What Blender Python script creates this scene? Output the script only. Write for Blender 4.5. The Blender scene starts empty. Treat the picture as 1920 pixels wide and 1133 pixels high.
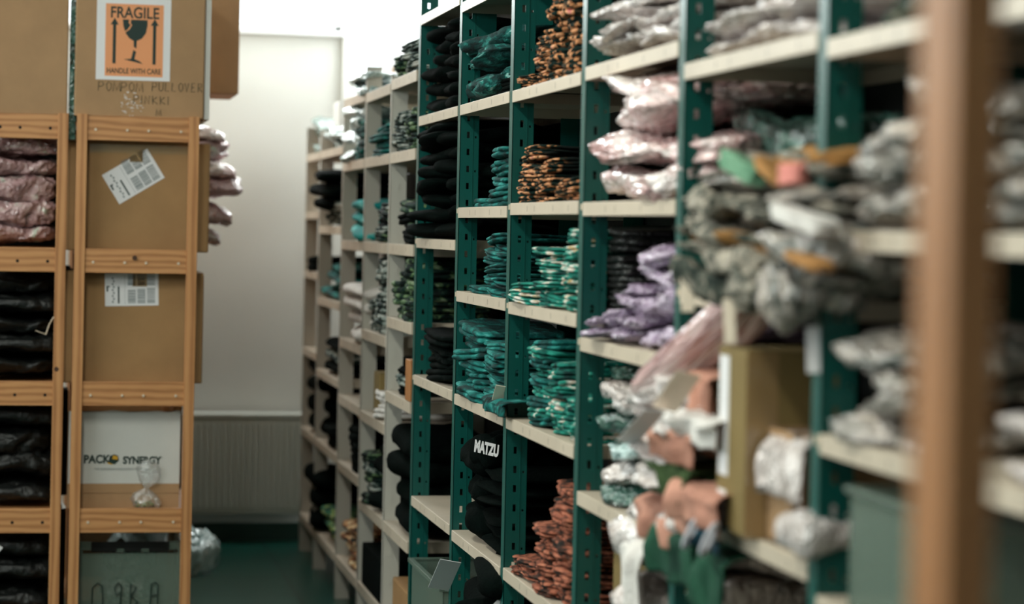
import bpy, bmesh, math, random
from mathutils import Vector, Matrix, Euler, noise
random.seed(7)
sc = bpy.context.scene
COL = sc.collection
# ------------------------------------------------------------------ camera
FPX, CY, ROLL, CAMZ = 4400.0, 431.0, 0.0200, 1.80
TH = math.atan(860 / FPX)
cd = bpy.data.cameras.new('camera')
cam = bpy.data.objects.new('camera', cd)
COL.objects.link(cam)
cam.matrix_world = (Matrix.Translation((0, 0, CAMZ)) @ Matrix.Rotation(-TH, 4, 'Z')
                    @ Matrix.Rotation(math.pi / 2, 4, 'X') @ Matrix.Rotation(ROLL, 4, 'Z'))
cd.sensor_width = 36
cd.lens = FPX / 1920 * 36
cd.shift_y = -(566.5 - CY) / 1920
cd.clip_start = 0.05
cd.dof.use_dof = True
cd.dof.focus_distance = 7.75
cd.dof.aperture_fstop = 1.9
sc.camera = cam
# ------------------------------------------------------------------ colour
vs = sc.view_settings
vs.view_transform = 'Standard'
vs.look = 'None'
vs.exposure = 0.0
vs.gamma = 1.0
vs.use_curve_mapping = False
# ------------------------------------------------------------------ world (daylight outside the windows)
w = bpy.data.worlds.new('world')
sc.world = w
w.use_nodes = True
bg = w.node_tree.nodes['Background']
bg.inputs[0].default_value = (0.86, 0.96, 1.0, 1)
bg.inputs[1].default_value = 3.0

def area(name, loc, rot, sx, sy, power, col, spread=180):
    l = bpy.data.lights.new(name, 'AREA')
    l.shape = 'RECTANGLE'; l.size = sx; l.size_y = sy
    l.energy = power; l.color = col; l.spread = math.radians(spread)
    o = bpy.data.objects.new(name, l)
    COL.objects.link(o)
    o.location = loc; o.rotation_euler = rot
    return o
R90 = math.pi / 2
# daylight through the high windows of the back wall, the left wall and the wall behind the camera
area('daylight_back', (0.3, 13.33, 3.45), (-R90 + 0.35, 0, 0), 4.6, 0.9, 170, (0.95, 1.0, 0.98))
area('daylight_right', (2.62, 12.0, 3.25), (0, R90 - 0.12, 0), 1.1, 2.2, 62, (0.97, 1.0, 0.98))
area('daylight_left', (-3.9, 6.2, 3.35), (0, -R90 + 0.25, 0), 1.1, 11.0, 200, (0.95, 1.0, 0.93))
# fill lights added unseen under the ceiling to light the aisle goods
for ly in (3.1, 6.3):
    area('added_fill', (-0.35, ly, 3.86), (0, 0, 0), 0.25, 1.5, 66, (0.97, 1.0, 0.88))

# ------------------------------------------------------------------ helpers
def lin(c):
    return tuple(((x / 255) / 12.92 if x / 255 <= 0.04045 else ((x / 255 + 0.055) / 1.055) ** 2.4) for x in c) + (1,)

def ray(px, py):
    dx = (px - 960) / FPX; dy = -(py - CY) / FPX
    xc = dx * math.cos(ROLL) - dy * math.sin(ROLL); yc = dx * math.sin(ROLL) + dy * math.cos(ROLL)
    return (math.sin(TH) + xc * math.cos(TH), math.cos(TH) - xc * math.sin(TH), yc)

def on_row(px, py, n):       # measured point on a plane along the aisle: (distance, height)
    a = ray(px, py); k = n / a[0]
    return a[1] * k, CAMZ + a[2] * k

def on_cross(px, py, s):     # measured point on a plane across the aisle: (sideways, height)
    a = ray(px, py); k = s / a[1]
    return a[0] * k, CAMZ + a[2] * k

USED = {}
def tag(o, label, cat, group=None, kind=None):
    if label:
        wc = len(label.split())
        if not 4 <= wc <= 16: print('LABEL LENGTH', wc, label)
        if label in USED and not group: print('LABEL REPEAT', label)
        USED[label] = 1
        o['label'] = label; o['category'] = cat
    if group: o['group'] = group
    if kind: o['kind'] = kind
    return o

def link(name, me, m=None, parent=None):
    o = bpy.data.objects.new(name, me)
    COL.objects.link(o)
    if m is not None and me is not None:
        me.materials.clear(); me.materials.append(m)
    if parent is not None: o.parent = parent
    return o

def empty(name, loc=(0, 0, 0), rz=0):
    o = bpy.data.objects.new(name, None)
    COL.objects.link(o); o.location = loc; o.rotation_euler = (0, 0, rz)
    o.empty_display_size = 0.1
    return o

class MB:
    def __init__(s): s.bm = bmesh.new()
    def box(s, x0, x1, y0, y1, z0, z1, bev=0):
        r = bmesh.ops.create_cube(s.bm, size=1)
        for v in r['verts']:
            v.co = Vector(((x0 + x1) / 2 + v.co.x * (x1 - x0), (y0 + y1) / 2 + v.co.y * (y1 - y0), (z0 + z1) / 2 + v.co.z * (z1 - z0)))
        if bev:
            es = list({e for v in r['verts'] for e in v.link_edges})
            bmesh.ops.bevel(s.bm, geom=es, offset=bev, segments=2, affect='EDGES', profile=0.5)
        return s
    def quad(s, *p):
        vs_ = [s.bm.verts.new(q) for q in p]
        s.bm.faces.new(vs_); return s
    def cyl(s, x, y, z0, z1, r, n=24, axis='Z'):
        q = bmesh.ops.create_cone(s.bm, cap_ends=True, segments=n, radius1=r, radius2=r, depth=z1 - z0)
        for v in q['verts']:
            c = v.co.copy()
            if axis == 'Z': v.co = Vector((x + c.x, y + c.y, (z0 + z1) / 2 + c.z))
            elif axis == 'Y': v.co = Vector((x + c.x, (z0 + z1) / 2 + c.z, y + c.y))
            else: v.co = Vector(((z0 + z1) / 2 + c.z, x + c.x, y + c.y))
        return s
    def tube(s, pts, r, n=6):
        pts = [Vector(p) for p in pts]; rings = []
        for i, p in enumerate(pts):
            t = (pts[min(i + 1, len(pts) - 1)] - pts[max(i - 1, 0)]).normalized()
            a = t.orthogonal().normalized(); b = t.cross(a)
            if rings:
                a = (prev - t * prev.dot(t)).normalized(); b = t.cross(a)
            prev = a
            rings.append([s.bm.verts.new(p + (a * math.cos(2 * math.pi * k / n) + b * math.sin(2 * math.pi * k / n)) * r) for k in range(n)])
        for i in range(len(rings) - 1):
            for k in range(n):
                s.bm.faces.new((rings[i][k], rings[i][(k + 1) % n], rings[i + 1][(k + 1) % n], rings[i + 1][k]))
        s.bm.faces.new(rings[0][::-1]); s.bm.faces.new(rings[-1])
        return s
    def poly(s, pts, z0, z1):  # prism in XZ facing -Y between y z0..z1
        a = [s.bm.verts.new((p[0], z0, p[1])) for p in pts]; b = [s.bm.verts.new((p[0], z1, p[1])) for p in pts]
        s.bm.faces.new(a); s.bm.faces.new(b[::-1])
        for i in range(len(pts)):
            j = (i + 1) % len(pts); s.bm.faces.new((a[j], a[i], b[i], b[j]))
        return s
    def mesh(s, name, smooth=False):
        bmesh.ops.recalc_face_normals(s.bm, faces=s.bm.faces)
        me = bpy.data.meshes.new(name); s.bm.to_mesh(me); s.bm.free()
        if smooth:
            for p in me.polygons: p.use_smooth = True
        return me
    def build(s, name, m, parent=None, smooth=False):
        return link(name, s.mesh(name, smooth), m, parent)

# ------------------------------------------------------------------ materials
MATS = {}
def new_mat(name):
    m = bpy.data.materials.new(name); m.use_nodes = True
    nt = m.node_tree; b = nt.nodes['Principled BSDF']
    MATS[name] = m
    return m, nt, b
def N(nt, t, **kw):
    n = nt.nodes.new(t)
    for k, v in kw.items(): setattr(n, k, v)
    return n
def plain(name, c, rough=0.6, metal=0, spec=0.5, coat=0):
    m, nt, b = new_mat(name)
    b.inputs['Base Color'].default_value = lin(c); b.inputs['Roughness'].default_value = rough
    b.inputs['Metallic'].default_value = metal; b.inputs['Specular IOR Level'].default_value = spec
    b.inputs['Coat Weight'].default_value = coat
    return m
def coords(nt, scale=(1, 1, 1), rnd=True):
    tc = N(nt, 'ShaderNodeTexCoord'); mp = N(nt, 'ShaderNodeMapping')
    mp.inputs['Scale'].default_value = scale
    nt.links.new(tc.outputs['Object'], mp.inputs['Vector'])
    if rnd:
        oi = N(nt, 'ShaderNodeObjectInfo'); mu = N(nt, 'ShaderNodeMath', operation='MULTIPLY'); mu.inputs[1].default_value = 37.0
        nt.links.new(oi.outputs['Random'], mu.inputs[0])
        cx = N(nt, 'ShaderNodeCombineXYZ')
        nt.links.new(mu.outputs[0], cx.inputs[0]); nt.links.new(mu.outputs[0], cx.inputs[1])
        nt.links.new(cx.outputs[0], mp.inputs['Location'])
    return mp.outputs[0]
def noise_n(nt, vec, scale, detail=3, rough=0.5, dist=0.0):
    n = N(nt, 'ShaderNodeTexNoise'); n.inputs['Scale'].default_value = scale; n.inputs['Detail'].default_value = detail
    n.inputs['Roughness'].default_value = rough; n.inputs['Distortion'].default_value = dist
    nt.links.new(vec, n.inputs['Vector']); return n.outputs['Fac']
def ramp(nt, fac, stops, interp='LINEAR'):
    r = N(nt, 'ShaderNodeValToRGB'); r.color_ramp.interpolation = interp
    el = r.color_ramp.elements
    while len(el) > 1: el.remove(el[-1])
    el[0].position = stops[0][0]; el[0].color = lin(stops[0][1])
    for p, c in stops[1:]:
        e = el.new(p); e.color = lin(c)
    nt.links.new(fac, r.inputs[0]); return r.outputs[0]
def bump(nt, b, h, strength=0.4, dist=0.01):
    n = N(nt, 'ShaderNodeBump'); n.inputs['Strength'].default_value = strength; n.inputs['Distance'].default_value = dist
    nt.links.new(h, n.inputs['Height']); nt.links.new(n.outputs[0], b.inputs['Normal'])

def cloth(name, stops, scale=22, rough=0.85, detail=3, bscale=60, bstr=0.5, dist=0.6, interp='LINEAR', sheen=0.0, spec=0.25):
    m, nt, b = new_mat(name)
    v = coords(nt)
    f = noise_n(nt, v, scale, detail, 0.55, dist)
    nt.links.new(ramp(nt, f, stops, interp), b.inputs['Base Color'])
    b.inputs['Roughness'].default_value = rough; b.inputs['Specular IOR Level'].default_value = spec
    b.inputs['Sheen Weight'].default_value = sheen
    bump(nt, b, noise_n(nt, v, bscale, 4, 0.6, 0.3), bstr, 0.012)
    return m
def film(name, stops, scale=14, rough=0.22, bscale=32, bstr=0.8, coat=1.0):
    m, nt, b = new_mat(name)
    v = coords(nt)
    f = noise_n(nt, v, scale, 4, 0.6, 1.0)
    nt.links.new(ramp(nt, f, stops), b.inputs['Base Color'])  # whitish film sheen mixed into the base colour by noise
    b.inputs['Roughness'].default_value = 0.55
    b.inputs['Coat Weight'].default_value = coat; b.inputs['Coat Roughness'].default_value = rough * 0.6
    b.inputs['Coat IOR'].default_value = 1.7
    vo = N(nt, 'ShaderNodeTexVoronoi'); vo.feature = 'F1'; vo.inputs['Scale'].default_value = bscale
    nz = N(nt, 'ShaderNodeTexNoise'); nz.inputs['Scale'].default_value = 18; nt.links.new(v, nz.inputs['Vector'])
    ad = N(nt, 'ShaderNodeMixRGB'); ad.inputs[0].default_value = 0.12
    nt.links.new(v, ad.inputs[1]); nt.links.new(nz.outputs['Color'], ad.inputs[2]); nt.links.new(ad.outputs[0], vo.inputs['Vector'])
    bu = N(nt, 'ShaderNodeBump'); bu.inputs['Strength'].default_value = bstr; bu.inputs['Distance'].default_value = 0.02
    nt.links.new(vo.outputs['Distance'], bu.inputs['Height'])
    nt.links.new(bu.outputs[0], b.inputs['Normal']); nt.links.new(bu.outputs[0], b.inputs['Coat Normal'])
    return m

TEALS = [(0.32, (0, 24, 24)), (0.47, (2, 66, 64)), (0.60, (14, 108, 102)), (0.72, (70, 150, 144))]
M = {}
M['teal_steel'] = plain('teal_steel', (0, 76, 70), 0.38, 0.0, 0.5)
def shelf_mat(name, c, rough=0.42):
    m, nt, b = new_mat(name)
    v = coords(nt, (1, 1, 1))
    f = noise_n(nt, v, 5, 3)
    base = ramp(nt, f, [(0.3, tuple(int(x * .93) for x in c)), (0.7, c)])
    # small dark label nicks along the lips: stretched cells along the row
    tc = N(nt, 'ShaderNodeTexCoord'); sx = N(nt, 'ShaderNodeSeparateXYZ'); nt.links.new(tc.outputs['Object'], sx.inputs[0])
    vo = N(nt, 'ShaderNodeTexVoronoi'); vo.voronoi_dimensions = '1D'; vo.inputs['Scale'].default_value = 5.5
    nt.links.new(sx.outputs['Y'], vo.inputs['W'])
    lt = N(nt, 'ShaderNodeMath', operation='LESS_THAN'); lt.inputs[1].default_value = 0.022
    nt.links.new(vo.outputs['Distance'], lt.inputs[0])
    zz = N(nt, 'ShaderNodeMath', operation='LESS_THAN'); zz.inputs[1].default_value = -0.010
    nt.links.new(sx.outputs['Z'], zz.inputs[0])
    zy = N(nt, 'ShaderNodeMath', operation='GREATER_THAN'); zy.inputs[1].default_value = -0.027
    nt.links.new(sx.outputs['Z'], zy.inputs[0])
    m1 = N(nt, 'ShaderNodeMath', operation='MULTIPLY'); m2 = N(nt, 'ShaderNodeMath', operation='MULTIPLY')
    nt.links.new(lt.outputs[0], m1.inputs[0]); nt.links.new(zz.outputs[0], m1.inputs[1])
    nt.links.new(m1.outputs[0], m2.inputs[0]); nt.links.new(zy.outputs[0], m2.inputs[1])
    m3 = N(nt, 'ShaderNodeMath', operation='MULTIPLY'); m3.inputs[1].default_value = 0.6
    nt.links.new(m2.outputs[0], m3.inputs[0])
    mx = N(nt, 'ShaderNodeMixRGB'); mx.inputs[2].default_value = lin((70, 60, 52))
    nt.links.new(m3.outputs[0], mx.inputs[0]); nt.links.new(base, mx.inputs[1]); nt.links.new(mx.outputs[0], b.inputs['Base Color'])
    b.inputs['Roughness'].default_value = rough
    return m
M['shelf'] = shelf_mat('cream_shelf', (196, 182, 164))
M['beige_steel'] = plain('beige_steel', (186, 182, 172), 0.5)
M['shade_dark'] = plain('shade_dark', (8, 16, 14), 0.8)  # near-black for panels and boxes added in place of shade
def wood_mat():
    m, nt, b = new_mat('pine')
    v = coords(nt, (1, 1, 1))
    mp = N(nt, 'ShaderNodeMapping'); nt.links.new(v, mp.inputs['Vector'])
    mp.inputs['Scale'].default_value = (1, 1, 1)
    f = noise_n(nt, v, 6, 3, 0.5, 0.4)
    wv = N(nt, 'ShaderNodeTexWave'); wv.inputs['Scale'].default_value = 9; wv.inputs['Distortion'].default_value = 5
    wv.inputs['Detail'].default_value = 2; wv.inputs['Detail Scale'].default_value = 1.2
    tc = N(nt, 'ShaderNodeTexCoord'); mq = N(nt, 'ShaderNodeMapping'); mq.inputs['Scale'].default_value = (1, 1, 1)
    nt.links.new(tc.outputs['UV'], mq.inputs['Vector']); nt.links.new(mq.outputs[0], wv.inputs['Vector'])
    mix = N(nt, 'ShaderNodeMixRGB'); mix.inputs[0].default_value = 0.6
    nt.links.new(f, mix.inputs[1]); nt.links.new(wv.outputs['Fac'], mix.inputs[2])
    nt.links.new(ramp(nt, mix.outputs[0], [(0.15, (158, 106, 62)), (0.45, (182, 126, 78)), (0.8, (194, 140, 90))]), b.inputs['Base Color'])
    b.inputs['Roughness'].default_value = 0.5
    return m
M['pine'] = wood_mat()
M['knot'] = plain('pine_knot', (70, 42, 24), 0.6)
def card(name, c, amp=.9, lines=True):
    m, nt, b = new_mat(name)
    v = coords(nt, (1, 1, 1))
    f = noise_n(nt, v, 4, 5, 0.6)
    nt.links.new(ramp(nt, f, [(0.3, tuple(int(x * amp) for x in c)), (0.7, c)]), b.inputs['Base Color'])
    b.inputs['Roughness'].default_value = 0.75; b.inputs['Specular IOR Level'].default_value = 0.25
    wv = N(nt, 'ShaderNodeTexWave'); wv.inputs['Scale'].default_value = 45; wv.bands_direction = 'X'
    tc = N(nt, 'ShaderNodeTexCoord'); nt.links.new(tc.outputs['Object'], wv.inputs['Vector'])
    bump(nt, b, wv.outputs['Fac'], 0.06 if lines else 0.02, 0.002)
    return m
M['carton'] = card('carton', (172, 136, 100))
M['carton_dark'] = card('carton_dark', (160, 124, 84))
M['carton_white'] = card('carton_white', (205, 203, 198), .96)
M['carton_olive'] = card('carton_olive', (128, 108, 66))
M['tape'] = plain('packing_tape', (150, 122, 84), 0.18, 0, 0.5, 0.6)
M['paper'] = plain('white_paper', (222, 220, 222), 0.55)
M['orange'] = plain('label_orange', (226, 150, 100), 0.5)
M['cream_card'] = plain('cream_card', (236, 220, 200), 0.6)
M['loop'] = plain('strap_webbing', (176, 176, 184), 0.7)
M['ink'] = plain('dark_ink', (8, 40, 34), 0.6)
M['pen'] = plain('pen_ink', (42, 48, 32), 0.7)
M['ink_grey'] = plain('grey_ink', (110, 118, 120), 0.6)
M['yellow'] = plain('logo_yellow', (200, 150, 30), 0.5)
M['screw'] = plain('pale_peg', (206, 190, 168), 0.4)
M['hole'] = plain('peg_hole', (12, 14, 12), 0.9)
def wall_mat(name, c):
    m, nt, b = new_mat(name)
    v = coords(nt, (1, 1, 1), False)
    nt.links.new(ramp(nt, noise_n(nt, v, 1.6, 4), [(0.3, tuple(int(x * .97) for x in c)), (0.7, c)]), b.inputs['Base Color'])
    b.inputs['Roughness'].default_value = 0.85
    bump(nt, b, noise_n(nt, v, 160, 2), 0.08, 0.002)
    return m
M['wall'] = wall_mat('painted_wall', (216, 216, 210))
M['ceiling'] = wall_mat('ceiling_paint', (225, 224, 220))
M['trim'] = plain('dark_baseboard', (24, 62, 52), 0.5)
def floor_mat():
    m, nt, b = new_mat('floor_tiles')
    tc = N(nt, 'ShaderNodeTexCoord')
    br = N(nt, 'ShaderNodeTexBrick'); br.offset = 0
    br.inputs['Scale'].default_value = 1; br.inputs['Brick Width'].default_value = 0.6; br.inputs['Row Height'].default_value = 0.6
    br.inputs['Mortar Size'].default_value = 0.006
    br.inputs['Color1'].default_value = lin((14, 66, 56)); br.inputs['Color2'].default_value = lin((12, 60, 50)); br.inputs['Mortar'].default_value = lin((4, 28, 24))
    nt.links.new(tc.outputs['Object'], br.inputs['Vector']); nt.links.new(br.outputs['Color'], b.inputs['Base Color'])
    b.inputs['Roughness'].default_value = 0.28
    return m
M['floor'] = floor_mat()
M['radiator'] = plain('radiator_enamel', (196, 200, 192), 0.4)
M['window_frame'] = plain('window_frame_white', (232, 234, 234), 0.4)
M['column'] = plain('column_white', (196, 196, 198), 0.5)
m, nt, b = new_mat('window_glass')
nt.nodes.remove(b); g = N(nt, 'ShaderNodeBsdfGlossy'); g.inputs['Roughness'].default_value = 0.02
t = N(nt, 'ShaderNodeBsdfTransparent'); mx = N(nt, 'ShaderNodeMixShader'); mx.inputs[0].default_value = 0.06
nt.links.new(t.outputs[0], mx.inputs[1]); nt.links.new(g.outputs[0], mx.inputs[2]); nt.links.new(mx.outputs[0], nt.nodes['Material Output'].inputs[0])
M['glass'] = m
m, nt, b = new_mat('clear_film')
nt.nodes.remove(b); g = N(nt, 'ShaderNodeBsdfGlossy'); g.inputs['Roughness'].default_value = 0.12
d = N(nt, 'ShaderNodeBsdfDiffuse'); d.inputs[0].default_value = (0.8, 0.82, 0.8, 1)
t = N(nt, 'ShaderNodeBsdfTransparent'); mx = N(nt, 'ShaderNodeMixShader'); mx.inputs[0].default_value = 0.35
m2 = N(nt, 'ShaderNodeMixShader'); m2.inputs[0].default_value = 0.14
v = coords(nt); bu = N(nt, 'ShaderNodeBump'); bu.inputs['Strength'].default_value = 0.9; bu.inputs['Distance'].default_value = 0.02
nt.links.new(noise_n(nt, v, 40, 3), bu.inputs['Height']); nt.links.new(bu.outputs[0], g.inputs['Normal'])
nt.links.new(d.outputs[0], mx.inputs[1]); nt.links.new(g.outputs[0], mx.inputs[2]); mx.inputs[0].default_value = 0.6
nt.links.new(t.outputs[0], m2.inputs[1]); nt.links.new(mx.outputs[0], m2.inputs[2]); m2.inputs[0].default_value = 0.30
nt.links.new(m2.outputs[0], nt.nodes['Material Output'].inputs[0])
M['clear_film'] = m
M['tub'] = plain('frosted_plastic', (112, 130, 118), 0.3)
M['tub'].node_tree.nodes['Principled BSDF'].inputs['Transmission Weight'].default_value = 0.0
M['tub'].node_tree.nodes['Principled BSDF'].inputs['Alpha'].default_value = 0.5
# cloths
M['black'] = cloth('black_knit', [(0.3, (2, 6, 5)), (0.7, (5, 13, 11))], 10, 0.95, bscale=90, bstr=0.35, sheen=0.0, spec=0.04)
M['teal'] = cloth('teal_tie_dye', TEALS, 20)
M['teal_dark'] = cloth('dark_teal_pattern', [(0.35, (0, 22, 22)), (0.5, (6, 60, 58)), (0.6, (30, 112, 104)), (0.72, (150, 190, 186))], 20)
M['teal_white'] = cloth('teal_and_white', [(0.32, (0, 40, 38)), (0.44, (4, 96, 84)), (0.55, (30, 136, 118)), (0.61, (206, 198, 190)), (0.72, (170, 140, 70))], 13, detail=2)
M['grey_camo'] = cloth('grey_black_pattern', [(0.36, (4, 22, 20)), (0.47, (10, 40, 36)), (0.53, (120, 132, 126)), (0.70, (190, 190, 182))], 24, detail=2)
M['camo_dark'] = cloth('dark_olive_pattern', [(0.4, (2, 16, 14)), (0.52, (14, 44, 36)), (0.60, (84, 110, 70)), (0.72, (150, 160, 140))], 22, detail=2)
M['rust'] = cloth('rust_pattern', [(0.36, (14, 14, 10)), (0.45, (70, 40, 28)), (0.54, (142, 80, 60)), (0.70, (180, 114, 88))], 26, detail=2)
M['pale'] = cloth('pale_knit', [(0.3, (196, 190, 186)), (0.7, (232, 228, 224))], 10)
M['aqua'] = cloth('aqua_fabric', [(0.3, (0, 96, 98)), (0.6, (28, 160, 158)), (0.75, (160, 214, 210))], 9)
M['floral'] = cloth('orange_floral', [(0.4, (20, 30, 22)), (0.5, (150, 90, 56)), (0.6, (206, 170, 120)), (0.72, (225, 215, 190))], 24, detail=2)
M['floral_green'] = cloth('green_floral', [(0.4, (6, 40, 32)), (0.52, (40, 104, 76)), (0.6, (150, 150, 70)), (0.72, (170, 190, 170))], 20, detail=2)
M['mint'] = cloth('mint_jersey', [(0.3, (90, 140, 112)), (0.7, (130, 170, 140))], 7)
M['pink_patch'] = cloth('pink_jersey', [(0.3, (210, 130, 120)), (0.7, (230, 150, 140))], 7)
M['salmon'] = cloth('salmon_jersey', [(0.3, (160, 112, 96)), (0.7, (198, 146, 126))], 7, bstr=0.3)
M['green_cloth'] = cloth('green_jersey', [(0.3, (8, 42, 32)), (0.7, (34, 84, 62))], 6, bstr=0.3)
M['olive_cloth'] = cloth('olive_jersey', [(0.3, (20, 50, 28)), (0.7, (70, 90, 50))], 6, bstr=0.3)
M['blue_trim'] = cloth('navy_jersey', [(0.3, (8, 40, 54)), (0.7, (16, 60, 74))], 6)
def camo_front():
    m, nt, b = new_mat('black_garment_patterned_hood')
    v = coords(nt)
    f = noise_n(nt, v, 30, 2, 0.5, 0.6)
    pat = ramp(nt, f, [(0.44, (4, 26, 22)), (0.50, (20, 34, 24)), (0.545, (170, 112, 72)), (0.64, (206, 154, 114)), (0.75, (186, 110, 106))])
    tc = N(nt, 'ShaderNodeTexCoord'); sx = N(nt, 'ShaderNodeSeparateXYZ'); nt.links.new(tc.outputs['Object'], sx.inputs[0])
    ad = N(nt, 'ShaderNodeMath', operation='MULTIPLY_ADD'); ad.inputs[1].default_value = 0.10; nt.links.new(noise_n(nt, v, 12, 1), ad.inputs[0]); nt.links.new(sx.outputs['X'], ad.inputs[2])
    mr = N(nt, 'ShaderNodeMapRange'); mr.inputs[1].default_value = -0.075; mr.inputs[2].default_value = -0.055; nt.links.new(ad.outputs[0], mr.inputs[0])
    mx = N(nt, 'ShaderNodeMixRGB'); mx.inputs[2].default_value = lin((5, 14, 12))
    nt.links.new(mr.outputs[0], mx.inputs[0]); nt.links.new(pat, mx.inputs[1]); nt.links.new(mx.outputs[0], b.inputs['Base Color'])
    b.inputs['Roughness'].default_value = 0.9; b.inputs['Specular IOR Level'].default_value = 0.15
    bump(nt, b, noise_n(nt, v, 60, 3), 0.4, 0.01)
    return m
M['camo_front'] = camo_front()
# wrapped goods
M['ochre'] = cloth('ochre_cloth', [(.3, (120, 84, 40)), (.7, (186, 134, 78))], 8)
M['knit_grey'] = cloth('grey_speckled_knit', [(0.38, (40, 48, 42)), (0.50, (120, 116, 106)), (0.64, (176, 166, 152))], 26)
M['knit_dark'] = cloth('dark_grey_knit', [(0.38, (14, 30, 24)), (0.54, (70, 74, 66)), (0.68, (150, 140, 128))], 26)
M['film_pink'] = film('pink_goods_in_film', [(0.34, (150, 100, 102)), (0.46, (214, 172, 170)), (0.6, (232, 216, 212)), (0.75, (246, 244, 242))], 8)
M['film_clear'] = film('pale_goods_in_film', [(0.32, (176, 160, 154)), (0.5, (220, 208, 204)), (0.7, (246, 240, 240))])
M['film_grey'] = film('grey_goods_in_film', [(0.36, (50, 62, 56)), (0.47, (128, 124, 116)), (0.60, (180, 168, 158)), (0.72, (224, 206, 190))], 9)
M['film_lilac'] = film('lilac_goods_in_film', [(0.34, (104, 84, 112)), (0.5, (170, 146, 176)), (0.7, (214, 200, 220))])
M['film_green'] = film('green_goods_in_film', [(0.36, (4, 44, 36)), (0.52, (40, 92, 80)), (0.7, (110, 140, 128))])
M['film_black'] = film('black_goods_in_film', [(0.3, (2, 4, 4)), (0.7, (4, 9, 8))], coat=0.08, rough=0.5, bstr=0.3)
M['film_silver'] = film('silver_film', [(0.3, (120, 160, 158)), (0.6, (200, 222, 222)), (0.8, (240, 250, 250))], rough=0.1)
M['film_rose'] = film('rose_goods_in_iridescent_film', [(0.30, (60, 50, 50)), (0.44, (170, 130, 132)), (0.6, (206, 172, 172)), (0.72, (196, 214, 196)), (0.82, (236, 228, 236))], 10)

# ------------------------------------------------------------------ room
def struct(name, mb, m, parent=None):
    o = mb.build(name, m, parent)
    if parent is None: o['kind'] = 'structure'
    return o
XL, XR, YF, YB, ZC = -4.2, 2.75, -3.2, 13.42, 4.1
struct('floor', MB().box(XL, XR, YF, YB + .2, -0.1, 0), M['floor'])
struct('ceiling', MB().box(XL - .2, XR + .2, YF - .2, YB + .2, ZC, ZC + .1), M['ceiling'])
# back wall: sill at 2.92 left of the jamb, lower sill on the right
wb = MB()
wb.box(XL, 1.62, YB, YB + .2, 0, 2.90); wb.box(1.62, XR, YB, YB + .2, 0, 2.30)
wb.box(XL, XR, YB, YB + .2, 3.92, ZC)
wb.box(XL, -2.4, YB, YB + .2, 2.90, 3.92)
struct('wall_back', wb, M['wall'])
wr_ = MB(); wr_.box(XR, XR + .2, YF, YB + .2, 0, 2.7); wr_.box(XR, XR + .2, YF, YB + .2, 3.92, ZC); wr_.box(XR, XR + .2, YF, 10.8, 2.7, 3.92); wr_.box(XR, XR + .2, 13.2, YB + .2, 2.7, 3.92)
struct('wall_right', wr_, M['wall'])
wl = MB(); wl.box(XL - .2, XL, YF, YB + .2, 0, 2.7); wl.box(XL - .2, XL, YF, YB + .2, 3.92, ZC); wl.box(XL - .2, XL, YF, 0.6, 2.7, 3.92); wl.box(XL - .2, XL, 13.1, YB + .2, 2.7, 3.92)
struct('wall_left', wl, M['wall'])
struct('wall_front', MB().box(XL, XR, YF - .2, YF, 0, ZC), M['wall'])
def window(name, x0, x1, z0, z1, muls, y=YB + 0.06):
    f = MB(); t_ = .05
    f.box(x0, x1, y, y + .06, z0, z0 + t_); f.box(x0, x1, y, y + .06, z1 - t_, z1)
    f.box(x0, x0 + t_, y, y + .06, z0, z1); f.box(x1 - t_, x1, y, y + .06, z0, z1)
    for q in muls: f.box(q - .025, q + .025, y, y + .06, z0, z1)
    o = struct(name, f, M['window_frame'])
    MB().box(x0 + .01, x1 - .01, y + .025, y + .03, z0 + .01, z1 - .01).build('glass', M['glass'], o)
    return o
window('window_1', -2.4, 1.62, 2.90, 3.92, [-1.6, -0.8, 0.0, 0.8])
window('window_2', 1.66, XR, 2.30, 3.92, [2.2])
struct('trim_1', MB().box(-2.4, 1.62, YB - .06, YB + .05, 2.885, 2.915, .006), M['window_frame'])
struct('trim_2', MB().box(1.61, 1.665, YB - .04, YB + .1, 2.3, 3.92), M['wall'])
struct('baseboard_back', MB().box(XL, XR, YB - .02, YB - .001, 0.0, 0.10), M['trim'])
# left wall window
f = MB()
for z in (2.7, 3.87): f.box(XL - .12, XL - .06, .6, 13.1, z, z + .05)
for y in [.6 + i * 2.08 for i in range(7)]: f.box(XL - .12, XL - .06, y - .02, y + .04, 2.7, 3.92)
o = struct('window_3', f, M['window_frame'])
MB().box(XL - .095, XL - .09, .62, 13.08, 2.72, 3.9).build('glass', M['glass'], o)
f = MB()
for z in (2.7, 3.87): f.box(XR + .06, XR + .12, 10.8, 13.2, z, z + .05)
for y in (10.8, 12.0, 13.14): f.box(XR + .06, XR + .12, y, y + .06, 2.7, 3.92)
o = struct('window_4', f, M['window_frame'])
MB().box(XR + .09, XR + .095, 10.82, 13.18, 2.72, 3.9).build('glass', M['glass'], o)
# column
o = MB().cyl(1.865, 12.95, 0, ZC, 0.098, 40).build('round_column', M['column'], smooth=False)
for p in o.data.polygons: p.use_smooth = len(p.vertices) == 4
tag(o, 'white round column in front of the bright back window', 'column')
for ly in (3.1, 6.3):  # unseen fixtures added to carry the fill lights
    lp = empty('added_fill_lamp', (-.35, ly, 4.1)); tag(lp, 'added unseen fill lamp under the ceiling, %s the camera' % ('nearest' if ly < 4 else 'farther ahead of'), 'lamp')
    MB().box(-.16, .16, -.78, .78, -.2, 0, .01).build('housing', M['window_frame'], lp)
    MB().box(-.13, .13, -.76, .76, -.215, -.201).build('diffuser', M['paper'], lp)
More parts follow.
